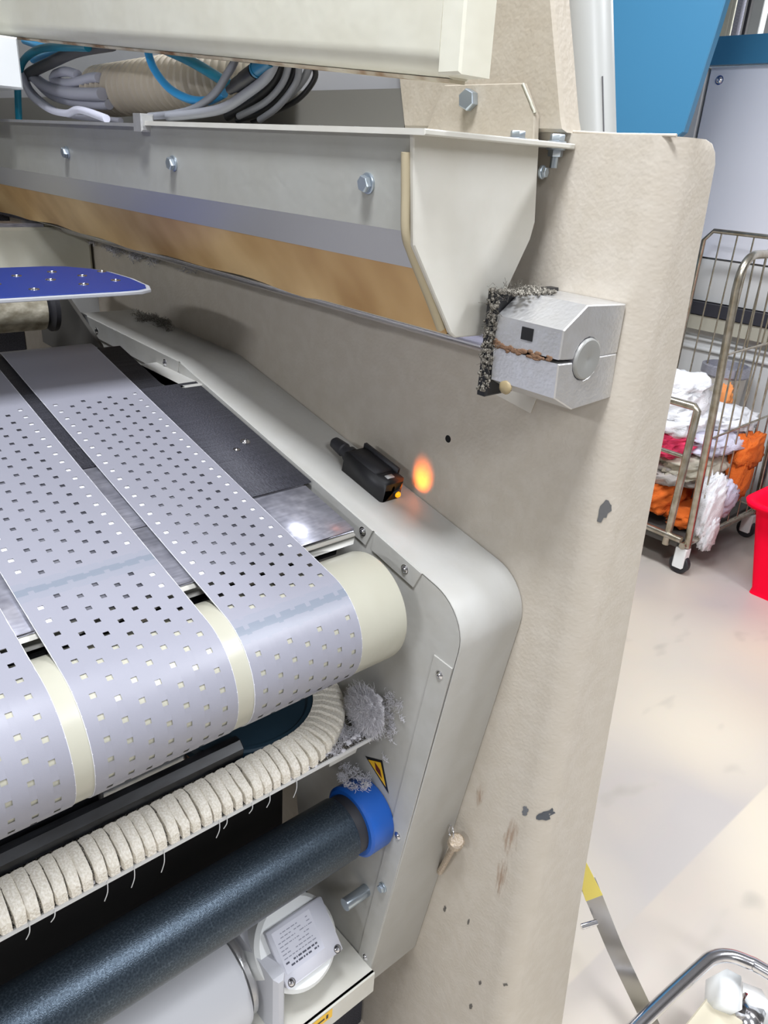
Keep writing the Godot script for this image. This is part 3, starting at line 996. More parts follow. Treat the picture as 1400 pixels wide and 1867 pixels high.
func cables() -> void:
	var t := thing("ribbed_hose", "fat beige corrugated hose lying in the cable tray under the upper housing", "hose", Vector3(0.62, 1.634, -1.2))
	var st := S()
	var prof := [[0.0, 0.03]]
	var n := 26
	for k in n:
		var b := 0.5 * k / n
		prof.append([b, 0.0345])
		prof.append([b + 0.0045, 0.040])
		prof.append([b + 0.011, 0.040])
		prof.append([b + 0.0155, 0.0345])
	prof.append([0.5, 0.03])
	lathe(st, Vector3(0.62, 1.674, -1.46), Vector3(0.02, 0.016, 0.47), prof, 36, 50.0)
	part("corrugated_jacket", st, M.hose, t)
	cable("air_tube", "dark teal air tube rising at the left end of the cable tray", 0.56, [[-1.711, 1.62], [-1.700, 1.66], [-1.689, 1.687], [-1.657, 1.716], [-1.595, 1.731], [-1.515, 1.735], [-1.354, 1.728]], 0.0063, M.teal, -1, "air tube")
	cable("air_tube", "bright blue air tube running under the housing at the far upper left", 0.61, [[-1.777, 1.764], [-1.677, 1.749], [-1.559, 1.742], [-1.4, 1.745]], 0.0061, M.airblue, -1, "air tube")
	cable("air_tube", "short bright blue air tube just below the other one at the upper left", 0.60, [[-1.713, 1.728], [-1.612, 1.735], [-1.522, 1.737], [-1.4, 1.742]], 0.0059, M.airblue, -1, "air tube")
	cable("dark_hose", "thick dark grey hose slanting down left of the corrugated hose", 0.575, [[-1.71, 1.69], [-1.66, 1.703], [-1.562, 1.715], [-1.436, 1.728], [-1.30, 1.731]], 0.0093, M.cable_dark, -1, "hose")
	cable("grey_cable", "light grey cable making a small loop at the left end of the corrugated hose", 0.585, [[-1.38, 1.690], [-1.414, 1.690], [-1.498, 1.684], [-1.557, 1.687], [-1.579, 1.692], [-1.558, 1.700], [-1.512, 1.702], [-1.466, 1.696]], 0.0076, M.cable)
	cable("grey_cable", "thickest light grey cable entering the left end of the corrugated hose", 0.58, [[-1.36, 1.666], [-1.401, 1.666], [-1.501, 1.669], [-1.588, 1.678], [-1.640, 1.690], [-1.68, 1.702]], 0.0097, M.cable)
	cable("grey_cable", "light grey cable entering the corrugated hose lowest of those on the left", 0.59, [[-1.36, 1.652], [-1.412, 1.652], [-1.517, 1.657], [-1.611, 1.668], [-1.68, 1.692]], 0.0078, M.cable)
	cable("grey_cable", "pale cable sagging to the tray at the left and ending beside the joint clip", 0.565, [[-1.672, 1.699], [-1.632, 1.667], [-1.533, 1.643], [-1.435, 1.6355], [-1.378, 1.640], [-1.324, 1.638], [-1.235, 1.628]], 0.0056, M.cable, 0.53)
	cable("grey_cable", "thin pale cable sagging behind the pale one at the left of the tray", 0.575, [[-1.690, 1.707], [-1.668, 1.676], [-1.572, 1.645], [-1.473, 1.633], [-1.381, 1.630], [-1.287, 1.628]], 0.0045, M.cable)
	cable("air_tube", "light blue air tube hanging in a loop across the front of the corrugated hose", 0.54, [[-1.12, 1.74], [-1.111, 1.714], [-1.095, 1.690], [-1.054, 1.666], [-1.001, 1.653], [-0.953, 1.651], [-0.915, 1.659]], 0.0052, M.airblue, -1, "air tube")
	cable("air_tube", "dark teal air tube slanting down over the right part of the corrugated hose", 0.55, [[-1.12, 1.72], [-1.071, 1.710], [-1.000, 1.693], [-0.918, 1.668]], 0.0062, M.teal, -1, "air tube")
	cable("grey_cable", "mid grey cable curving down in front of the right end of the corrugated hose", 0.532, [[-0.87, 1.72], [-0.875, 1.693], [-0.897, 1.675], [-0.923, 1.658], [-0.969, 1.643], [-1.022, 1.636], [-1.1, 1.632]], 0.0046, M.cable_mid)
	cable("grey_cable", "thick light grey cable sweeping along the tray right of the corrugated hose", 0.53, [[-0.785, 1.705], [-0.794, 1.686], [-0.811, 1.671], [-0.849, 1.657], [-0.897, 1.643], [-0.950, 1.637], [-1.04, 1.632]], 0.0057, M.cable_mid)
	cable("grey_cable", "slim grey cable just right of the thick light grey one", 0.55, [[-0.79, 1.71], [-0.795, 1.690], [-0.807, 1.669], [-0.842, 1.650], [-0.90, 1.635]], 0.0037, M.cable_mid)
	cable("grey_cable", "slim grey cable second from the right in the bundle", 0.56, [[-0.789, 1.71], [-0.791, 1.691], [-0.796, 1.670], [-0.830, 1.647], [-0.87, 1.632]], 0.0037, M.cable_mid)
	cable("grey_cable", "grey cable tucked against the inside of the black loop", 0.57, [[-0.782, 1.71], [-0.784, 1.692], [-0.794, 1.676], [-0.823, 1.659], [-0.88, 1.636]], 0.0043, M.cable_mid)
	cable("black_cable", "black cable bulging outermost at the right end of the bundle", 0.575, [[-0.82, 1.705], [-0.805, 1.696], [-0.785, 1.686], [-0.783, 1.674], [-0.808, 1.657], [-0.850, 1.644], [-0.91, 1.632]], 0.0031, M.black)
	cable("black_cable", "thick black cable between the grey cables near the connector", 0.565, [[-0.82, 1.72], [-0.830, 1.693], [-0.846, 1.671], [-0.887, 1.654], [-0.95, 1.636]], 0.0064, M.black)
	cable("black_cable", "black cable lying among the slim grey cables", 0.567, [[-0.80, 1.72], [-0.804, 1.692], [-0.824, 1.665], [-0.869, 1.643], [-0.93, 1.632]], 0.0044, M.black)
	t = thing("cable_connector", "black cable connector with blue coupling ring at the right end of the bundle", "connector", Vector3(0.525, 1.66, -0.85))
	st = S()
	lathe(st, Vector3(0.525, 1.66, -0.878), Vector3(0, 0.019, 0.057), [[0, 0], [0, 0.005], [0.012, 0.006], [0.014, 0.0075], [0.03, 0.0075], [0.032, 0.0082], [0.056, 0.0082], [0.056, 0.004]], 20)
	part("plug_body", st, M.black, t)
	st = S()
	lathe(st, Vector3(0.525, 1.6785, -0.8225), Vector3(0, 0.019, 0.057), [[0, 0.004], [0, 0.0086], [0.003, 0.0086], [0.003, 0.0078], [0.03, 0.0078], [0.03, 0]], 20)
	part("coupling_ring", st, mat(rgb(24, 96, 130), 0.35), t)
	# small white control box at the left
	t = thing("control_box", "white box at the far left end of the cable tray beside the teal tube", "box", Vector3(0.5, 1.64, -1.75))
	st = S(); box(st, Vector3(0.40, 1.667, -2.0), Vector3(0.505, 1.742, -1.50), 0.003)
	part("box_body", st, M.white, t)
	st = S(); box(st, Vector3(0.42, 1.6215, -1.95), Vector3(0.44, 1.667, -1.55), 0.001)
	part("box_foot", st, M.cable_dark, t)

# ------------------------------------------------------------------ things behind the conveyor
func rear_parts() -> void:
	var t := thing("blue_guide_plate", "dark blue perforated guide plate with pale rim above the far end of the belts", "guide plate", Vector3(0.3, 1.402, -1.2))
	var st := S()
	var poly := [[-0.475, -1.057], [0.455, -1.057], [0.487, -1.059], [0.505, -1.070], [0.516, -1.097], [0.523, -1.164], [0.519, -1.235], [0.505, -1.275], [0.475, -1.310], [0.443, -1.318], [-0.475, -1.318]]
	extr(st, poly, 1.405, 1.410, "y", 0.001)
	part("plate_rim", st, mat(rgb(170, 172, 176), 0.45), t)
	st = S()
	var inner := [[-0.475, -1.062], [0.454, -1.062], [0.483, -1.065], [0.500, -1.075], [0.510, -1.099], [0.516, -1.164], [0.512, -1.232], [0.499, -1.270], [0.471, -1.304], [0.442, -1.313], [-0.475, -1.313]]
	extr(st, inner, 1.4095, 1.4113, "y", 0.0005)
	part("blue_face", st, M.blueplate, t)
	for q in [[0.41, -1.47], [0.45, -1.40], [0.47, -1.55], [0.51, -1.49], [0.545, -1.425], [0.545, -1.58], [0.58, -1.52], [0.615, -1.45], [0.37, -1.56], [0.635, -1.56], [0.35, -1.40], [0.31, -1.49], [0.25, -1.42]]:
		st = S()
		lathe(st, Vector3(q[0] * 0.7917, 1.4112, q[1] * 0.7917), Vector3.UP, [[0, 0.0074], [0.001, 0.007], [0.0013, 0.0048], [0.0004, 0.0042]], 16)
		var ey := part("eyelet", st, M.chrome, t)
		st = S()
		lathe(st, Vector3(q[0] * 0.7917, 1.4116, q[1] * 0.7917), Vector3.UP, [[0.0, 0.0043], [0.0, 0]], 14)
		part("eyelet_hole", st, M.void, ey)
	# beige crossbeam far left
	t = thing("rear_crossbeam", "beige crossbeam behind the blue guide plate under the hood beam", "machine beam", Vector3(0.1, 1.33, -1.8))
	st = S(); box(st, Vector3(-0.8, 1.30, -1.86), Vector3(0.695, 1.426, -1.75), 0.006)
	part("beam_body", st, M.box, t)
	st = S(); box(st, Vector3(-0.8, 1.426, -1.80), Vector3(0.60, 1.434, -1.755), 0.001)
	part("sealing_strip", st, M.steel, t)
	st = S(); box(st, Vector3(0.60, 1.426, -1.79), Vector3(0.64, 1.45, -1.758), 0.002)
	part("end_stop", st, M.cream, t)
	# soiled roller below the plate
	t = thing("rear_roller", "grimy rear roller half hidden under the blue guide plate", "roller", Vector3(0.2, 1.28, -1.43))
	st = S()
	var prof := [[0, 0], [0, 0.04]]
	for k in 24:
		prof.append([0.05 + k * 0.036, 0.04]); prof.append([0.053 + k * 0.036, 0.0375]); prof.append([0.057 + k * 0.036, 0.0375]); prof.append([0.06 + k * 0.036, 0.04])
	prof.append([0.97, 0.04]); prof.append([0.97, 0])
	lathe(st, Vector3(-0.5, 1.325, -1.44), Vector3.RIGHT, prof, 36)
	part("roller_shell", st, tex(mat(Color.WHITE, 0.6), noise_tex(0.03, FastNoiseLite.TYPE_SIMPLEX_SMOOTH, 4, 90, rgb(120, 112, 92), rgb(214, 208, 190)), null, Vector3(5, 8, 8)), t)
	st = S(); lathe(st, Vector3(0.47, 1.325, -1.44), Vector3.RIGHT, [[0, 0.03], [0.012, 0.044], [0.02, 0.044], [0.02, 0]], 28)
	part("end_disc", st, M.rubber, t)
	# bracket plates at the far end of the bed
	t = thing("rear_bracket", "dark grey slanted bracket plate between the rear roller and the guard", "bracket", Vector3(0.55, 1.2, -1.42))
	st = S(); extr(st, [[-1.62, 1.22], [-1.62, 1.36], [-1.50, 1.352], [-1.33, 1.275], [-1.28, 1.22]], 0.525, 0.532, "x", 0.001)
	part("bracket_plate", st, mat(rgb(70, 68, 64), 0.55), t)
	st = S(); box(st, Vector3(0.58, 1.22, -1.66), Vector3(0.66, 1.325, -1.65), 0.001)
	part("light_panel", st, M.panel2, t)
	bolt(t, Vector3(0.525, 1.262, -1.34), Vector3.LEFT, 0.009)
	st = S(); box(st, Vector3(0.552, 1.245, -1.24), Vector3(0.5865, 1.257, -1.08), 0.001)
	box(st, Vector3(0.552, 1.20, -1.24), Vector3(0.556, 1.257, -1.08), 0.001)
	part("angle_flange", st, M.cover, t)
	# back wall of the machine
	t = thing("rear_screen", "dark grey inner screen closing the machine behind the rear roller", "machine panel", Vector3(0.1, 0.9, -2.1))
	st = S(); box(st, Vector3(-1.2, 0.3, -2.32), Vector3(0.699, 1.62, -2.30), 0.002)
	part("screen_sheet", st, M.steel_dark, t)
	# lint at the far end of the guard
	t = thing("lint_clump", "dark fluff clump caught on top of the guard near the blue guide plate", "lint", Vector3(0.66, 1.285, -1.44))
	st = S()
	for k in 16: fuzz(st, Vector3(0.68 + rng.randfn(0, 0.01), 1.286, -1.43 + rng.randfn(0, 0.035)), Vector3(0.004, 0.003, 0.006), 40, 0.008, 0.0004)
	part("fluff", st, M.dirt, t).set_meta("kind", "stuff")
	t = thing("lint_clump", "pale fluff streak under the hood beam at the far end of the side frame", "lint", Vector3(0.69, 1.42, -1.6))
	st = S()
	for k in 24: fuzz(st, Vector3(0.69, 1.405 + rng.randfn(0, 0.006), -1.55 + rng.randfn(0, 0.09)), Vector3(0.003, 0.004, 0.01), 40, 0.01, 0.0005)
	part("fluff", st, M.lint, t).set_meta("kind", "stuff")

# ------------------------------------------------------------------ below the conveyor
func under_parts() -> void:
	# toothed belt with its lint-covered teeth
	var t := thing("toothed_belt", "lint-covered white toothed belt curving round the dark pulley below the roller", "drive belt", Vector3(0.25, 0.895, -0.62))
	var st := S()
	var c := Vector3(0.445, 0.909, -0.75)
	var ri := 0.104
	var ro := 0.146
	var rows := []
	var line := []          # [centre direction point, outward dir]
	for k in 41: line.append([Vector3(-0.6 + (0.445 + 0.6) * k / 40.0, 0.909, -0.75), Vector3.BACK])
	for k in range(1, 31):
		var an := deg_to_rad(150.0) * k / 30.0
		line.append([c, Vector3(sin(an), 0, cos(an))])
	for q in line:
		var ring := PackedVector3Array()
		var o: Vector3 = q[0]
		var d: Vector3 = q[1]
		for s in [[ri - 0.001, 0.0], [ri, 0.005], [ri + 0.012, 0.006], [ri + 0.016, -0.003], [ro - 0.006, -0.009], [ro - 0.007, -0.02], [ri, -0.02]]:
			ring.append(o + d * s[0] + Vector3.UP * s[1])
		rows.append(ring)
	loft(st, rows, true, true, true, 40.0)
	part("belt_body", st, M.dirt, t)
	var pitch := 0.0138
	var n := int(1.045 / pitch)
	var variants := []
	for v in 4: variants.append(tooth_mesh(v, ri, ro))
	for k in n:
		var x := 0.445 - (k + 0.5) * pitch
		if x < -0.12: break
		tooth(t, variants[rng.randi() % 4], Transform3D(Basis(Vector3.UP, rng.randfn(0, 0.003)), Vector3(x, 0.909, -0.75) - off))
	var m := int(deg_to_rad(150.0) * 0.125 / pitch)
	for k in m:
		var an := (k + 0.5) * pitch / 0.125
		tooth(t, variants[rng.randi() % 4], Transform3D(Basis(Vector3.UP, an), c - off))
	# pulley
	t = thing("pulley_disc", "dark teal pulley disc half hidden under the conveyor roller", "pulley", Vector3(0.445, 0.86, -0.75))
	st = S()
	lathe(st, Vector3(0.445, 0.875, -0.75), Vector3.UP, [[0, 0.0], [0, 0.09], [0.02, 0.09], [0.026, 0.103], [0.036, 0.103], [0.038, 0.1], [0.038, 0.094], [0.033, 0.09], [0.031, 0.03], [0.04, 0.028], [0.04, 0]], 72)
	part("disc", st, M.teal_disc, t)
	st = S(); lathe(st, Vector3(0.445, 0.84, -0.75), Vector3.UP, [[0, 0], [0, 0.075], [0.035, 0.075]], 48)
	part("hub", st, mat(rgb(150, 104, 74), 0.4, 0.5), t)
	# black guide
	t = thing("belt_guide", "shiny black guide bar running along the back of the toothed belt", "guide bar", Vector3(0.1, 0.905, -0.66))
	st = S(); extr(st, [[-0.652, 0.914], [-0.650, 0.928], [-0.658, 0.936], [-0.668, 0.936], [-0.668, 0.914]], -0.6, 0.392, "x", 0.0015)
	part("guide_body", st, M.guide, t)
	t = thing("bearing_block", "grey aluminium block with a dark triangular mark under the middle belt", "machine block", Vector3(0.3, 0.88, -0.76))
	st = S(); box(st, Vector3(0.235, 0.87, -0.80), Vector3(0.345, 0.945, -0.715), 0.003)
	part("block", st, M.alu, t)
	st = S(); flat(st); tri(st, Vector3(0.30, 0.9455, -0.722), Vector3(0.325, 0.9455, -0.722), Vector3(0.312, 0.9455, -0.745))
	part("mark", st, M.black, t)
	st = S(); box(st, Vector3(-0.6, 0.88, -0.83), Vector3(0.23, 0.93, -0.70), 0.003)
	part("dark_carrier", st, M.guide, t)
	# ledge under the teeth
	t = thing("support_rail", "thin aluminium support rail with fluffy dirt below the toothed belt", "rail", Vector3(0.2, 0.88, -0.63))
	st = S(); box(st, Vector3(-0.6, 0.880, -0.70), Vector3(0.566, 0.8825, -0.6075), 0.0004)
	part("ledge", st, M.dirt, t)
	st = S(); box(st, Vector3(-0.6, 0.8785, -0.6095), Vector3(0.566, 0.8845, -0.6065), 0.0006)
	part("front_lip", st, M.panel2, t)
	st = S()
	for k in 260:
		var x := 0.56 - rng.randf() * 0.6
		blob(st, Vector3(x, 0.886 + rng.randf() * 0.004, -0.617 + rng.randfn(0, 0.004)), Vector3(0.003, 0.0014, 0.003) * (0.4 + rng.randf()), k, 4, 6)
	for k in 26: fuzz(st, Vector3(0.505 + rng.randf() * 0.06, 0.886 + rng.randf() * 0.004, -0.632 + rng.randfn(0, 0.01)), Vector3(0.004, 0.002, 0.003), 36, 0.006, 0.0003)
	part("fluff", st, M.lint, t).set_meta("kind", "stuff")
	st = S()
	for q in [[0.115, 0.013], [0.14, 0.008], [0.195, 0.02], [0.26, 0.024], [0.225, 0.022], [0.33, 0.018], [0.34, 0.01], [0.375, 0.008], [0.40, 0.014], [0.44, 0.022]]:
		tube(st, smooth(PackedVector3Array([Vector3(q[0], 0.884, -0.606), Vector3(q[0] - 0.002, 0.882 - q[1] * 0.5, -0.603), Vector3(q[0] - 0.006, 0.88 - q[1], -0.604)]), 4), 0.0006, 5)
	part("hanging_thread", st, M.panel2, t).set_meta("kind", "stuff")
	st = S(); extr(st, [[0.50, 0.862], [0.545, 0.862], [0.552, 0.8795], [0.50, 0.8795]], -0.68, -0.615, "z", 0.001)
	part("rail_foot", st, M.cover, t)
	# dark inside of the machine
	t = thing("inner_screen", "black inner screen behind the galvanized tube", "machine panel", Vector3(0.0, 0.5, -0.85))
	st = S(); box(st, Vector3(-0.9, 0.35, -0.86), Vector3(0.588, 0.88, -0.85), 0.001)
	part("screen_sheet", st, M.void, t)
	# galvanized tube
	t = thing("galvanized_tube", "thick galvanized steel tube with crystalline zinc finish below the toothed belt", "tube", Vector3(0.0, 0.685, -0.62))
	st = S()
	lathe(st, Vector3(-0.9, 0.728, -0.621), Vector3.RIGHT, [[0, 0], [0, 0.0455], [1.428, 0.0455], [1.43, 0.0445], [1.43, 0]], 64)
	part("tube_shell", st, M.galv, t)
	t = thing("end_bearing", "bright blue bearing ring holding the right end of the galvanized tube", "bearing", Vector3(0.56, 0.67, -0.62))
	st = S()
	lathe(st, Vector3(0.53, 0.728, -0.621), Vector3.RIGHT, [[0, 0], [0, 0.043], [0.016, 0.043], [0.016, 0]], 40)
	part("seal", st, M.rubber, t)
	st = S()
	lathe(st, Vector3(0.546, 0.728, -0.621), Vector3.RIGHT, [[0, 0], [0, 0.049], [0.003, 0.053], [0.036, 0.053], [0.0415, 0.05], [0.0415, 0]], 48)
	part("blue_ring", st, M.blue, t)
	st = S()
	for k in 16: fuzz(st, Vector3(0.55 + rng.randf() * 0.034, 0.785 + rng.randf() * 0.003, -0.64 + rng.randfn(0, 0.012)), Vector3(0.003, 0.0012, 0.003), 40, 0.005, 0.00026)
	part("fluff", st, M.lint, t).set_meta("kind", "stuff")
	# ball of lint on the panel
	t = thing("lint_ball", "soft white ball of lint clinging to the guard panel under the roller end", "lint", Vector3(0.575, 0.875, -0.635))
	st = S()
	blob(st, Vector3(0.570, 0.918, -0.624), Vector3(0.016, 0.031, 0.028), 8, 44, 60, 0.3, 2.6)
	part("fluff_ball", st, M.lint, t)
	st = S()
	for k in 4200:
		var n0 := Vector3(-absf(rng.randfn(0, 1)), rng.randfn(0, 1), rng.randfn(0, 1)).normalized()
		var p := Vector3(0.570, 0.918, -0.624) + n0 * Vector3(0.0145, 0.029, 0.026)
		var q := p + n0 * (0.003 + rng.randf() * 0.009) + Vector3(0, rng.randfn(0, 0.004), rng.randfn(0, 0.004))
		tube(st, PackedVector3Array([p, (p + q) / 2 + Vector3(rng.randfn(0, 0.002), rng.randfn(0, 0.002), rng.randfn(0, 0.002)), q]), 0.00018, 3, false)
	part("fibres", st, M.lint, t).set_meta("kind", "stuff")
	st = S()
	for k in 22: fuzz(st, Vector3(0.5855, 0.915 + rng.randfn(0, 0.02), -0.592 + rng.randfn(0, 0.01)), Vector3(0.0008, 0.003, 0.003), 26, 0.004, 0.00024)
	part("scattered_fluff", st, M.lint, t).set_meta("kind", "stuff")
	# gear motor
	t = thing("gear_motor", "white gear motor with type plate hanging below the galvanized tube", "motor", Vector3(0.42, 0.36, -0.68))
	st = S()
	lathe(st, Vector3(0.05, 0.45, -0.70), Vector3.RIGHT, [[0, 0], [0, 0.07], [0.01, 0.078], [0.325, 0.078], [0.335, 0.074], [0.342, 0.05], [0.342, 0]], 48)
	part("motor_body", st, mat(rgb(196, 197, 200), 0.45), t)
	st = S()
	lathe(st, Vector3(0.375, 0.45, -0.70), Vector3.RIGHT, [[0, 0.066], [0.008, 0.066], [0.008, 0.056], [0.016, 0.056], [0.016, 0.066], [0.024, 0.066], [0.024, 0.056], [0.032, 0.056]], 40)
	part("cooling_fin", st, M.alu, t)
	st = S(); box(st, Vector3(0.405, 0.39, -0.745), Vector3(0.425, 0.53, -0.60), 0.006)
	part("motor_flange", st, mat(rgb(190, 191, 196), 0.45), t)
	st = S()
	lathe(st, Vector3(0.47, 0.505, -0.655), Vector3(0, 0.7071, 0.7071), [[-0.05, 0], [-0.05, 0.07], [0.02, 0.068], [0.027, 0.062], [0.027, 0]], 48)
	part("gear_housing", st, M.white, t)
	var b45 := Basis(Vector3.RIGHT, PI / 4)
	st = S(); tbox(st, Vector3(0.475, 0.528, -0.629), Vector3(0.10, 0.012, 0.084), b45, 0.002)
	var lid := part("terminal_lid", st, mat(rgb(214, 215, 224), 0.4), t)
	st = S(); flat(st)
	var up := Vector3(0, 0.7071, 0.7071) * 0.0066
	var cc := Vector3(0.475, 0.528, -0.629) + up
	var ax := Vector3(1, 0, 0)
	var ay := Vector3(0, 0.7071, -0.7071)
	quad(st, cc - ax * 0.044 - ay * 0.024, cc + ax * 0.024 - ay * 0.024, cc + ax * 0.024 + ay * 0.036, cc - ax * 0.044 + ay * 0.036)
	part("type_plate", st, plate_print(), lid)
	for q in [[-0.042, -0.036], [0.042, -0.036]]: screw(lid, cc + ax * q[0] + ay * q[1] - up * 0.1, up.normalized(), 0.005)
	# mounting foot and lower beams
	t = thing("motor_bracket", "beige cross rail with a small yellow label carrying the gear motor", "bracket", Vector3(0.4, 0.36, -0.66))
	st = S(); box(st, Vector3(-0.2, 0.385, -0.72), Vector3(0.587, 0.405, -0.585), 0.002)
	part("rail_plate", st, M.hood, t)
	st = S(); box(st, Vector3(-0.2, 0.36, -0.592), Vector3(0.587, 0.405, -0.584), 0.001)
	part("rail_lip", st, M.hood, t)
	st = S(); flat(st); quad(st, Vector3(0.46, 0.382, -0.5836), Vector3(0.50, 0.382, -0.5836), Vector3(0.50, 0.402, -0.5836), Vector3(0.46, 0.402, -0.5836))
	part("yellow_label", st, M.yellow, t)
	st = S(); flat(st); quad(st, Vector3(0.468, 0.389, -0.5833), Vector3(0.485, 0.389, -0.5833), Vector3(0.485, 0.393, -0.5833), Vector3(0.468, 0.393, -0.5833)); quad(st, Vector3(0.488, 0.387, -0.5833), Vector3(0.492, 0.387, -0.5833), Vector3(0.492, 0.396, -0.5833), Vector3(0.488, 0.396, -0.5833))
	part("label_mark", st, M.black, t)
	bolt(t, Vector3(0.5885, 0.664, -0.532) + Vector3(-0.003, -0.06, -0.05), Vector3.LEFT, 0.011)
	st = S(); lathe(st, Vector3(0.545, 0.56, -0.62), Vector3.RIGHT, [[0, 0], [0, 0.01], [0.044, 0.01]], 20)
	part("standoff", st, M.zinc, t)
	t = thing("lower_crossmember", "dark grey lower cross member between the side frames near the floor", "machine beam", Vector3(0.1, 0.0, -0.8))
	st = S(); box(st, Vector3(-0.9, 0.0, -1.0), Vector3(0.698, 0.2, -0.72), 0.004)
	part("beam_body", st, M.steel_dark, t)

func plate_print() -> StandardMaterial3D:
	var im := Image.create(128, 96, false, Image.FORMAT_RGB8)
	im.fill(rgb(196, 197, 206))
	var r := RandomNumberGenerator.new()
	r.seed = 4
	for row in 9:
		var y := 10 + row * 9
		var x := 8
		while x < 112:
			var w := 3 + r.randi() % 12
			if r.randf() < 0.75: im.fill_rect(Rect2i(x, y, w, 2 if row < 7 else 4), rgb(126, 128, 142) if row < 7 else rgb(70, 72, 84))
			x += w + 3
	var m := mat(Color.WHITE, 0.35)
	m.albedo_texture = ImageTexture.create_from_image(im)
	return m

func tooth_mesh(v: int, ri: float, ro: float) -> ArrayMesh:
	var keep := off
	off = Vector3.ZERO
	var r := RandomNumberGenerator.new()
	r.seed = 40 + v
	var st := S()
	var w0 := 0.0067 - r.randf() * 0.0003
	var w1 := 0.0053 + r.randf() * 0.001
	var h := r.randf() * 0.002
	var rows := []
	for q in [[ri - 0.003, 0.0065, 0.0, 0.00688], [ri + 0.01, 0.0075 + h, -0.006, w0 * 0.99], [ro - 0.012, 0.002 + h, -0.016, w1], [ro - 0.003, -0.003 + h, -0.02, w1 * 0.95], [ro, -0.008, -0.021, w1 * 0.8]]:
		var j := r.randfn(0, 0.0004)
		var ring := PackedVector3Array()
		for s in [[-1.0, q[2]], [1.0, q[2]], [1.0, q[1] - 0.002], [0.6, q[1]], [-0.6, q[1] + j], [-1.0, q[1] - 0.002]]:
			ring.append(Vector3(s[0] * q[3] + j, s[1], q[0]))
		rows.append(ring)
	loft(st, rows, true, true, true, 30.0)
	off = keep
	return done(st)

func tooth(t: Node3D, mesh: ArrayMesh, at: Transform3D) -> void:
	var o := MeshInstance3D.new()
	o.name = "tooth"
	o.mesh = mesh
	o.material_override = M.tooth
	o.transform = at
	t.add_child(o, true)

# ------------------------------------------------------------------ photo sensor, pin
func sensor_and_pin() -> void:
	var base := Vector3(0.652, 1.19, -0.70)
	var t := thing("light_sensor", "black light sensor with glowing orange lamp on top of the guard", "sensor", base)
	var tilt := Basis(Vector3.RIGHT, 0.2065)
	var dirz := tilt * Vector3.BACK
	var up := tilt * Vector3.UP
	var c := Vector3(0.655, 1.1842, -0.737) + up * 0.018
	var st := S()
	tbox(st, c - dirz * 0.007, Vector3(0.036, 0.034, 0.091), tilt, 0.003)
	part("sensor_body", st, M.black, t)
	st = S()
	tbox(st, c + up * 0.0165 + dirz * -0.015, Vector3(0.03, 0.006, 0.06), tilt, 0.002)
	tbox(st, c + up * 0.017 + Vector3(0.019, 0, 0) + dirz * -0.015, Vector3(0.005, 0.012, 0.075), tilt, 0.001)
	part("sensor_ridge", st, M.rubber, t)
	st = S()
	lathe(st, c - dirz * 0.052 + up * 0.004, -dirz, [[0, 0.012], [0.008, 0.012], [0.01, 0.009], [0.018, 0.009], [0.02, 0.0105], [0.042, 0.0085], [0.046, 0.005], [0.046, 0]], 20)
	part("cable_gland", st, M.rubber, t)
	st = S(); tbox(st, c + up * 0.0172 + dirz * 0.026, Vector3(0.012, 0.002, 0.008), tilt, 0.0005)
	part("indicator", st, M.panel2, t)
	var at := c + dirz * 0.039 + Vector3(0.010, 0, 0) - up * 0.006
	st = S(); blob(st, at, Vector3(0.0045, 0.0045, 0.004), 1, 8, 12, 0.0)
	var g := mat(rgb(255, 180, 20), 0.3)
	g.emission_enabled = true
	g.emission = rgb(255, 170, 10)
	g.emission_energy_multiplier = 1.4
	part("orange_lamp", st, g, t)
	var l := SpotLight3D.new()
	l.name = "orange_lamp_light"
	l.light_color = rgb(255, 120, 8)
	l.light_energy = 0.05
	l.light_size = 0.004
	l.spot_angle = 24
	l.spot_angle_attenuation = 0.5
	l.spot_range = 3
	l.spot_attenuation = 2
	l.shadow_enabled = true
	t.add_child(l)
	l.position = at + dirz * 0.006 - base
	l.look_at_from_position(l.position + base, Vector3(0.70, 1.207, -0.69), Vector3.UP)
	# pin with a wire ring on the frame
	t = thing("locking_pin", "worn steel locking pin with round head and wire ring beside the guard leg", "pin", Vector3(0.69, 0.6, -0.55))
	st = S()
	lathe(st, Vector3(0.695, 0.572, -0.566), Vector3(-0.019, 0.116, 0.040), [[0, 0], [0, 0.005], [0.098, 0.005], [0.104, 0.007], [0.112, 0.012], [0.124, 0.012], [0.126, 0.0095], [0.126, 0]], 24)
	part("pin_shank", st, tex(mat(Color.WHITE, 0.4, 0.6), noise_tex(0.06, FastNoiseLite.TYPE_SIMPLEX_SMOOTH, 3, 33, rgb(150, 128, 100), rgb(226, 218, 208)), null, Vector3(20, 20, 20)), t)
	st = S()
	var ring := PackedVector3Array()
	for k in 15:
		var an := TAU * k / 14 * 0.9
		ring.append(Vector3(0.676 - 0.004 * sin(an), 0.694 + cos(an) * 0.011, -0.538 + sin(an) * 0.008))
	tube(st, ring, 0.0012, 6)
	part("wire_ring", st, M.chrome, t)

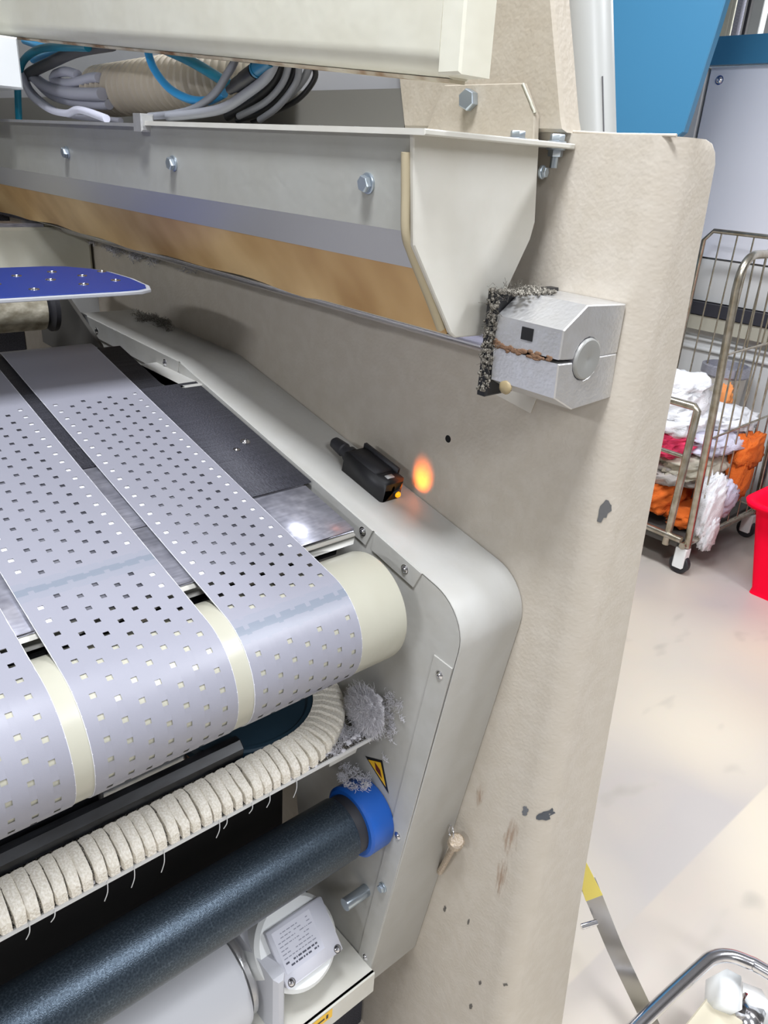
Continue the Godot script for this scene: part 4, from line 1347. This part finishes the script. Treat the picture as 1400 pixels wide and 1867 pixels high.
# ------------------------------------------------------------------ behind: machine, trolley, laundry, bin
func background() -> void:
	var t := thing("folding_machine", "grey panelled laundry machine with a blue steel frame standing across the hall", "machine", Vector3(4.1, 0, -2.0))
	var X := 3.9
	var st := S(); box(st, Vector3(X, 1.25, -2.165), Vector3(X + 0.03, 2.083, -0.6), 0.004)
	var p := part("door_panel", st, M.panel, t)
	screw(p, Vector3(X - 0.001, 2.03, -2.11), Vector3.LEFT, 0.016)
	st = S(); box(st, Vector3(X, 1.25, -3.4), Vector3(X + 0.03, 2.083, -2.18), 0.004)
	part("door_panel", st, M.panel2, t)
	st = S(); box(st, Vector3(X + 0.01, 1.04, -3.4), Vector3(X + 0.03, 1.24, -0.6), 0.004)
	part("lower_panel", st, M.panel2, t)
	st = S(); box(st, Vector3(X - 0.03, 0.975, -3.4), Vector3(X + 0.03, 1.035, -0.6), 0.01)
	part("bumper", st, mat(rgb(48, 48, 56), 0.5), t)
	st = S(); box(st, Vector3(X - 0.02, 0.90, -3.4), Vector3(X + 0.06, 0.97, -0.6), 0.006)
	part("ledge", st, mat(rgb(176, 172, 156), 0.5), t)
	st = S(); box(st, Vector3(X + 0.06, 0.0, -3.4), Vector3(X + 0.09, 0.9, -0.6), 0.004)
	part("base_panel", st, mat(rgb(176, 176, 172), 0.5), t)
	st = S(); box(st, Vector3(X + 0.035, 0.0, -3.4), Vector3(X + 0.4, 2.08, -0.6))
	part("carcass", st, M.panel2, t)
	for y in [0.80, 0.85]:
		st = S(); tube(st, PackedVector3Array([Vector3(X + 0.03, y, -3.4), Vector3(X + 0.03, y, -0.6)]), 0.012, 10)
		part("guide_rail", st, M.panel2, t)
	st = S(); box(st, Vector3(X - 0.03, 2.09, -2.9), Vector3(X + 0.06, 2.205, -0.6), 0.004)
	part("blue_rail", st, M.frameblue, t)
	st = S(); extr(st, [[-2.46, 1.0], [-2.31, 1.4], [-1.84, 1.77], [-1.79, 2.1], [-1.775, 2.22], [-1.68, 2.8], [-2.6, 2.8], [-2.6, 1.0]], 3.2, 3.24, "x", 0.004)
	box(st, Vector3(3.24, 1.2, -2.55), Vector3(3.9, 1.26, -2.0), 0.004)
	part("blue_bracket", st, M.frameblue, t)
	st = S(); box(st, Vector3(3.27, 1.2, -3.3), Vector3(3.31, 3.0, -2.3), 0.004)
	part("navy_side", st, M.navy, t)
	# posts visible in the gap at the upper right
	for q in [[-2.85, 0.035, "cream", "cream post nearest the blue bracket above the blue rail"], [-2.775, 0.02, "steel", "slim grey steel post above the blue rail"], [-2.725, 0.008, "rubber", "thin black upright line of a rail between the grey and white posts"], [-2.65, 0.035, "pole", "wide white post above the blue rail at the picture edge"]]:
		off = Vector3(5.2, 0, q[0])
		st = S(); box(st, Vector3(5.2 - q[1], 0, q[0] - q[1]), Vector3(5.2 + q[1], 3.395, q[0] + q[1]), 0.004)
		single("steel_post", st, M[q[2]], off, q[3], "post", "posts above the blue rail")
	# trolley
	t = thing("laundry_trolley", "chromed wire mesh laundry trolley loaded with crumpled linen", "trolley", Vector3(3.4, 0, -1.75))
	var tm := tex(mat(Color.WHITE, 0.25, 0.9), noise_tex(0.02, FastNoiseLite.TYPE_SIMPLEX_SMOOTH, 3, 51, rgb(150, 140, 118), rgb(206, 202, 192)), null, Vector3(4, 4, 4))
	st = S()
	var hp := PackedVector3Array([Vector3(3.06, 0.13, -1.345), Vector3(3.05, 0.7, -1.37), Vector3(3.05, 1.22, -1.40)])
	for k in 7:
		var an := PI / 2 * k / 6
		hp.append(Vector3(3.05 + 0.09 * (1 - cos(an)), 1.26 + 0.09 * sin(an), -1.40))
	hp.append(Vector3(3.4, 1.35, -1.40)); hp.append(Vector3(3.62, 1.35, -1.40))
	for k in 7:
		var an := PI / 2 * k / 6
		hp.append(Vector3(3.62 + 0.09 * sin(an), 1.26 + 0.09 * cos(an), -1.40))
	hp.append(Vector3(3.71, 0.13, -1.345))
	tube(st, hp, 0.0165, 12)
	part("end_hoop", st, tm, t)
	for k in 6:
		st = S(); tube(st, PackedVector3Array([Vector3(3.14 + k * 0.095, 0.16, -1.35), Vector3(3.14 + k * 0.095, 1.345, -1.40)]), 0.004, 6)
		part("mesh_wire", st, tm, t)
	for y in [0.62, 0.98]:
		st = S(); tube(st, PackedVector3Array([Vector3(3.05, y, -1.37), Vector3(3.71, y + 0.02, -1.37)]), 0.005, 6)
		part("cross_wire", st, tm, t)
	# far mesh side
	st = S()
	tube(st, PackedVector3Array([Vector3(3.72, 0.13, -1.92), Vector3(3.72, 1.34, -1.92), Vector3(3.72, 1.385, -1.88), Vector3(3.72, 1.385, -1.42)]), 0.011, 10)
	part("side_hoop", st, tm, t)
	for k in 6:
		st = S(); tube(st, PackedVector3Array([Vector3(3.72, 0.16, -1.84 + k * 0.078), Vector3(3.72, 1.385, -1.84 + k * 0.078)]), 0.004, 6)
		part("mesh_wire", st, tm, t)
	# low gate towards the machine
	st = S()
	var gp := PackedVector3Array([Vector3(3.03, 0.12, -1.43), Vector3(3.03, 0.735, -1.43), Vector3(3.03, 0.748, -1.445), Vector3(3.03, 0.748, -1.95), Vector3(3.03, 0.735, -1.965), Vector3(3.03, 0.12, -1.965)])
	tube(st, gp, 0.0165, 12)
	part("low_gate", st, tm, t)
	st = S(); tube(st, PackedVector3Array([Vector3(3.03, 0.53, -1.43), Vector3(3.03, 0.53, -1.96)]), 0.009, 8)
	part("gate_bar", st, tm, t)
	# base
	st = S()
	box(st, Vector3(3.03, 0.125, -1.95), Vector3(3.74, 0.15, -1.38), 0.004)
	part("deck", st, mat(rgb(84, 82, 78), 0.5, 0.3), t)
	for q in [[Vector3(3.03, 0.14, -1.355), Vector3(3.76, 0.14, -1.355)], [Vector3(3.03, 0.14, -1.96), Vector3(3.76, 0.14, -1.96)], [Vector3(3.02, 0.17, -1.36), Vector3(3.02, 0.17, -1.96)], [Vector3(3.74, 0.14, -1.36), Vector3(3.74, 0.14, -1.96)]]:
		st = S(); tube(st, PackedVector3Array(q), 0.015, 10)
		part("base_rail", st, tm, t)
	for q in [Vector3(3.06, 0, -1.36), Vector3(3.06, 0, -1.95), Vector3(3.7, 0, -1.36), Vector3(3.7, 0, -1.95)]:
		st = S()
		lathe(st, q + Vector3(-0.015, 0.045, 0), Vector3.RIGHT, [[0, 0], [0, 0.04], [0.004, 0.045], [0.026, 0.045], [0.03, 0.04], [0.03, 0]], 24)
		var w := part("caster_wheel", st, M.rubber, t)
		st = S()
		box(st, q + Vector3(-0.024, 0.03, -0.026), q + Vector3(0.024, 0.125, 0.026), 0.005)
		part("caster_fork", st, M.white, t)
	# laundry
	linen("white linen bundle on top of the load at its far left", "cl_white", Vector3(3.32, 0.70, -1.68), Vector3(0.13, 0.10, 0.14), 1)
	linen("white sheet below the white bundle behind the low gate", "cl_white", Vector3(3.3, 0.60, -1.66), Vector3(0.16, 0.06, 0.16), 2)
	linen("pink towel showing between the low gate bars", "cl_pink", Vector3(3.26, 0.51, -1.63), Vector3(0.17, 0.06, 0.13), 3)
	linen("flat white folded sheet on the right part of the load", "cl_white", Vector3(3.50, 0.60, -1.55), Vector3(0.17, 0.05, 0.15), 4)
	linen("lilac white cloth beneath the flat white sheet", "cl_lilac", Vector3(3.38, 0.53, -1.50), Vector3(0.17, 0.055, 0.13), 5)
	linen("sand coloured crumpled cloth across the middle of the load", "cl_beige", Vector3(3.34, 0.42, -1.52), Vector3(0.2, 0.06, 0.13), 6)
	linen("greyish towel in the lower middle of the load", "cl_grey", Vector3(3.28, 0.37, -1.58), Vector3(0.16, 0.05, 0.13), 7)
	linen("orange towel at the bottom left behind the gate", "cl_orange", Vector3(3.22, 0.27, -1.64), Vector3(0.16, 0.09, 0.14), 8)
	linen("orange cloth bunched at the right end of the load", "cl_orange", Vector3(3.46, 0.50, -1.36), Vector3(0.10, 0.08, 0.05), 9)
	linen("orange cloth end hanging down on the right side", "cl_orange", Vector3(3.44, 0.38, -1.37), Vector3(0.08, 0.13, 0.05), 10)
	linen("white shirt hanging out through the hoop wires", "cl_white", Vector3(3.2, 0.28, -1.36), Vector3(0.08, 0.15, 0.05), 11)
	linen("white sleeve drooping from the shirt to the deck", "cl_white", Vector3(3.2, 0.17, -1.33), Vector3(0.045, 0.09, 0.03), 12)
	linen("small white cloth beside the hanging shirt", "cl_lilac", Vector3(3.34, 0.30, -1.38), Vector3(0.08, 0.09, 0.06), 13)
	linen("rust orange cloth low at the foot of the load", "cl_orange", Vector3(3.24, 0.2, -1.46), Vector3(0.12, 0.05, 0.08), 14)
	linen("red cloth low on the right behind the shirt", "cl_pink", Vector3(3.40, 0.27, -1.42), Vector3(0.09, 0.07, 0.06), 15)
	# clear bin behind
	t = thing("clear_bin", "cloudy clear plastic bin with grey rim standing behind the trolley", "bin", Vector3(3.83, 0.0, -1.75))
	st = S()
	lathe(st, Vector3(3.80, 0.02, -1.70), Vector3.UP, [[0, 0], [0, 0.085], [0.72, 0.105], [0.72, 0.101], [0.006, 0.082], [0.006, 0]], 32)
	part("bin_wall", st, mat(rgb(186, 180, 170), 0.35, 0.2), t)
	st = S(); lathe(st, Vector3(3.80, 0.725, -1.70), Vector3.UP, [[0, 0.105], [0.01, 0.115], [0.05, 0.115], [0.055, 0.1], [0.0, 0.09]], 32)
	part("bin_rim", st, M.steel, t)
	linen("orange cloth draped on the front of the clear bin", "cl_peach", Vector3(3.71, 0.60, -1.64), Vector3(0.03, 0.10, 0.05), 16)
	# red bin
	t = thing("red_bin", "red plastic tub with flared rim standing on the floor at the right edge", "bin", Vector3(3.34, 0, -0.9))
	st = S()
	var rows := []
	for q in [[0.0, 0.0, 0.02], [0.02, 0.0, 0.04], [0.36, 0.055, 0.06], [0.40, 0.062, 0.065], [0.402, 0.095, 0.08], [0.424, 0.10, 0.08], [0.428, 0.092, 0.075], [0.42, 0.06, 0.06], [0.05, 0.0, 0.04]]:
		rows.append(rrect(Vector3(3.38, q[0], -0.86), 0.23 + q[1], 0.22 + q[1], q[2]))
	loft(st, rows, true, true, true, 35.0, false)
	part("tub", st, M.red, t)
	linen("dark blue cloth heaped beside the red tub", "cl_blue", Vector3(3.62, 0.47, -1.10), Vector3(0.15, 0.12, 0.10), 17)
	linen("blue cloth under the dark blue heap", "cl_blue", Vector3(3.65, 0.33, -1.12), Vector3(0.16, 0.10, 0.10), 19)
	linen("coral cloth lying inside the red tub", "cl_peach", Vector3(3.38, 0.36, -0.88), Vector3(0.2, 0.06, 0.2), 18)

func rrect(c: Vector3, hx: float, hz: float, r: float) -> PackedVector3Array:
	var out := PackedVector3Array()
	for q in [[1, 1, 0], [-1, 1, 1], [-1, -1, 2], [1, -1, 3]]:
		for k in 5:
			var an: float = PI / 2 * (q[2] + k / 4.0)
			out.append(c + Vector3(q[0] * (hx - r) + cos(an) * r, 0, q[1] * (hz - r) + sin(an) * r))
	return out

func linen(label: String, m: String, c: Vector3, r: Vector3, seed_: int) -> void:
	off = Vector3(c.x, c.y - r.y, c.z)
	var f := FastNoiseLite.new()
	f.seed = seed_ * 7
	f.frequency = 1.5
	f.fractal_type = FastNoiseLite.FRACTAL_RIDGED
	f.fractal_octaves = 3
	var g := FastNoiseLite.new()
	g.seed = seed_ * 13
	g.frequency = 0.9
	var st := S()
	var rows := []
	for i in 25:
		var th := PI * i / 24
		var ring := PackedVector3Array()
		for k in 40:
			var ph := TAU * k / 40
			var n := Vector3(sin(th) * cos(ph), cos(th), sin(th) * sin(ph))
			var sq := Vector3(signf(n.x) * pow(absf(n.x), 0.75), signf(n.y) * pow(absf(n.y), 0.7), signf(n.z) * pow(absf(n.z), 0.75))
			ring.append(c + sq * r * (0.9 + 0.26 * f.get_noise_3dv(n * Vector3(1, 1.8, 1)) + 0.25 * g.get_noise_3dv(n)))
		rows.append(ring)
	loft(st, rows, true, false, false, 35.0, true)
	single("linen_cloth", st, M[m], off, label, "laundry", "" )

# ------------------------------------------------------------------ cart at the lower right
func cart() -> void:
	var t := thing("transport_cart", "chromed tubular cart frame with white plastic corner in the lower right corner", "cart", Vector3(1.25, 0, -0.2))
	var st := S()
	var p := PackedVector3Array([Vector3(0.86, 0.22, -0.31), Vector3(0.986, 0.22, -0.306), Vector3(1.165, 0.22, -0.292), Vector3(1.215, 0.22, -0.285), Vector3(1.245, 0.22, -0.266), Vector3(1.262, 0.22, -0.236), Vector3(1.272, 0.22, -0.2), Vector3(1.31, 0.22, 0.0), Vector3(1.35, 0.22, 0.3)])
	tube(st, smooth(p, 6), 0.0132, 18)
	part("tube_frame", st, M.chrome, t)
	st = S()
	tbox(st, Vector3(1.232, 0.135, -0.25), Vector3(0.066, 0.07, 0.05), Basis.from_euler(Vector3(0.3, 0.55, 0.25)), 0.01)
	part("corner_cap", st, M.white, t)
	st = S()
	tbox(st, Vector3(1.285, 0.10, -0.205), Vector3(0.07, 0.05, 0.055), Basis.from_euler(Vector3(0.1, 0.55, -0.5)), 0.008)
	part("corner_cap", st, M.white, t)
	st = S()
	lathe(st, Vector3(1.245, 0.05, -0.20), Vector3(1, 0, 0.2), [[-0.02, 0], [-0.02, 0.044], [-0.014, 0.05], [0.014, 0.05], [0.02, 0.044], [0.02, 0]], 32)
	part("caster_wheel", st, M.panel2, t)
	st = S(); tbox(st, Vector3(1.25, 0.09, -0.2), Vector3(0.06, 0.08, 0.05), Basis(Vector3.UP, 0.2), 0.006)
	part("caster_fork", st, M.chrome, t)
	st = S(); box(st, Vector3(1.0, 0.1, -0.27), Vector3(1.24, 0.125, -0.2), 0.003)
	part("base_bar", st, mat(rgb(190, 182, 160), 0.5), t)
	t = thing("flat_bar", "bent flat steel bar with yellow tape on its top leaning beside the side frame", "steel bar", Vector3(1.0, 0, -0.35))
	st = S()
	var a := Vector3(0.93, 0.50, -0.435)
	var b := Vector3(1.01, 0.30, -0.385)
	var c := Vector3(1.075, 0.12, -0.312)
	var bow := Vector3(0.62, -0.2, -0.75) * 0.016
	var pts := [a, a.lerp(b, 0.25) + bow * 0.2, a.lerp(b, 0.5) + bow * 0.6, a.lerp(b, 0.75) + bow * 0.9, b + bow, b.lerp(c, 0.15) + bow * 0.5, b.lerp(c, 0.3) + bow * 0.2, b.lerp(c, 0.6), c, Vector3(1.1, 0.0, -0.28)]
	var rows := []
	for i in pts.size():
		var d: Vector3 = (pts[mini(i + 1, pts.size() - 1)] - pts[maxi(i - 1, 0)]).normalized()
		var n := Vector3(-0.62, 0.2, 0.75)
		n = (n - d * n.dot(d)).normalized()
		var w := d.cross(n).normalized()
		var ring := PackedVector3Array()
		for s in [[-1, -1], [1, -1], [1, 1], [-1, 1]]: ring.append(pts[i] + w * 0.015 * s[0] + n * 0.002 * s[1])
		rows.append(ring)
	loft(st, rows)
	part("bar", st, mat(rgb(150, 148, 146), 0.28, 0.95), t)
	st = S(); lathe(st, Vector3(0.931, 0.394, -0.427), Vector3(0.6, 0.1, 0.3), [[0, 0], [0, 0.005], [0.03, 0.005], [0.03, 0]], 14)
	part("stub_pin", st, M.chrome, t)
	st = S()
	var tp := [a.lerp(b, -0.25), a.lerp(b, 0.2)]
	rows = []
	for i in 2:
		var d: Vector3 = (b - a).normalized()
		var n := Vector3(-0.62, 0.2, 0.75)
		n = (n - d * n.dot(d)).normalized()
		var w := d.cross(n).normalized()
		var ring := PackedVector3Array()
		for s in [[-1, -1], [1, -1], [1, 1], [-1, 1]]: ring.append(tp[i] + w * (0.010 + 0.0055 * i) * s[0] + n * 0.003 * s[1])
		rows.append(ring)
	loft(st, rows)
	part("yellow_tape", st, mat(rgb(224, 206, 96), 0.5), t)
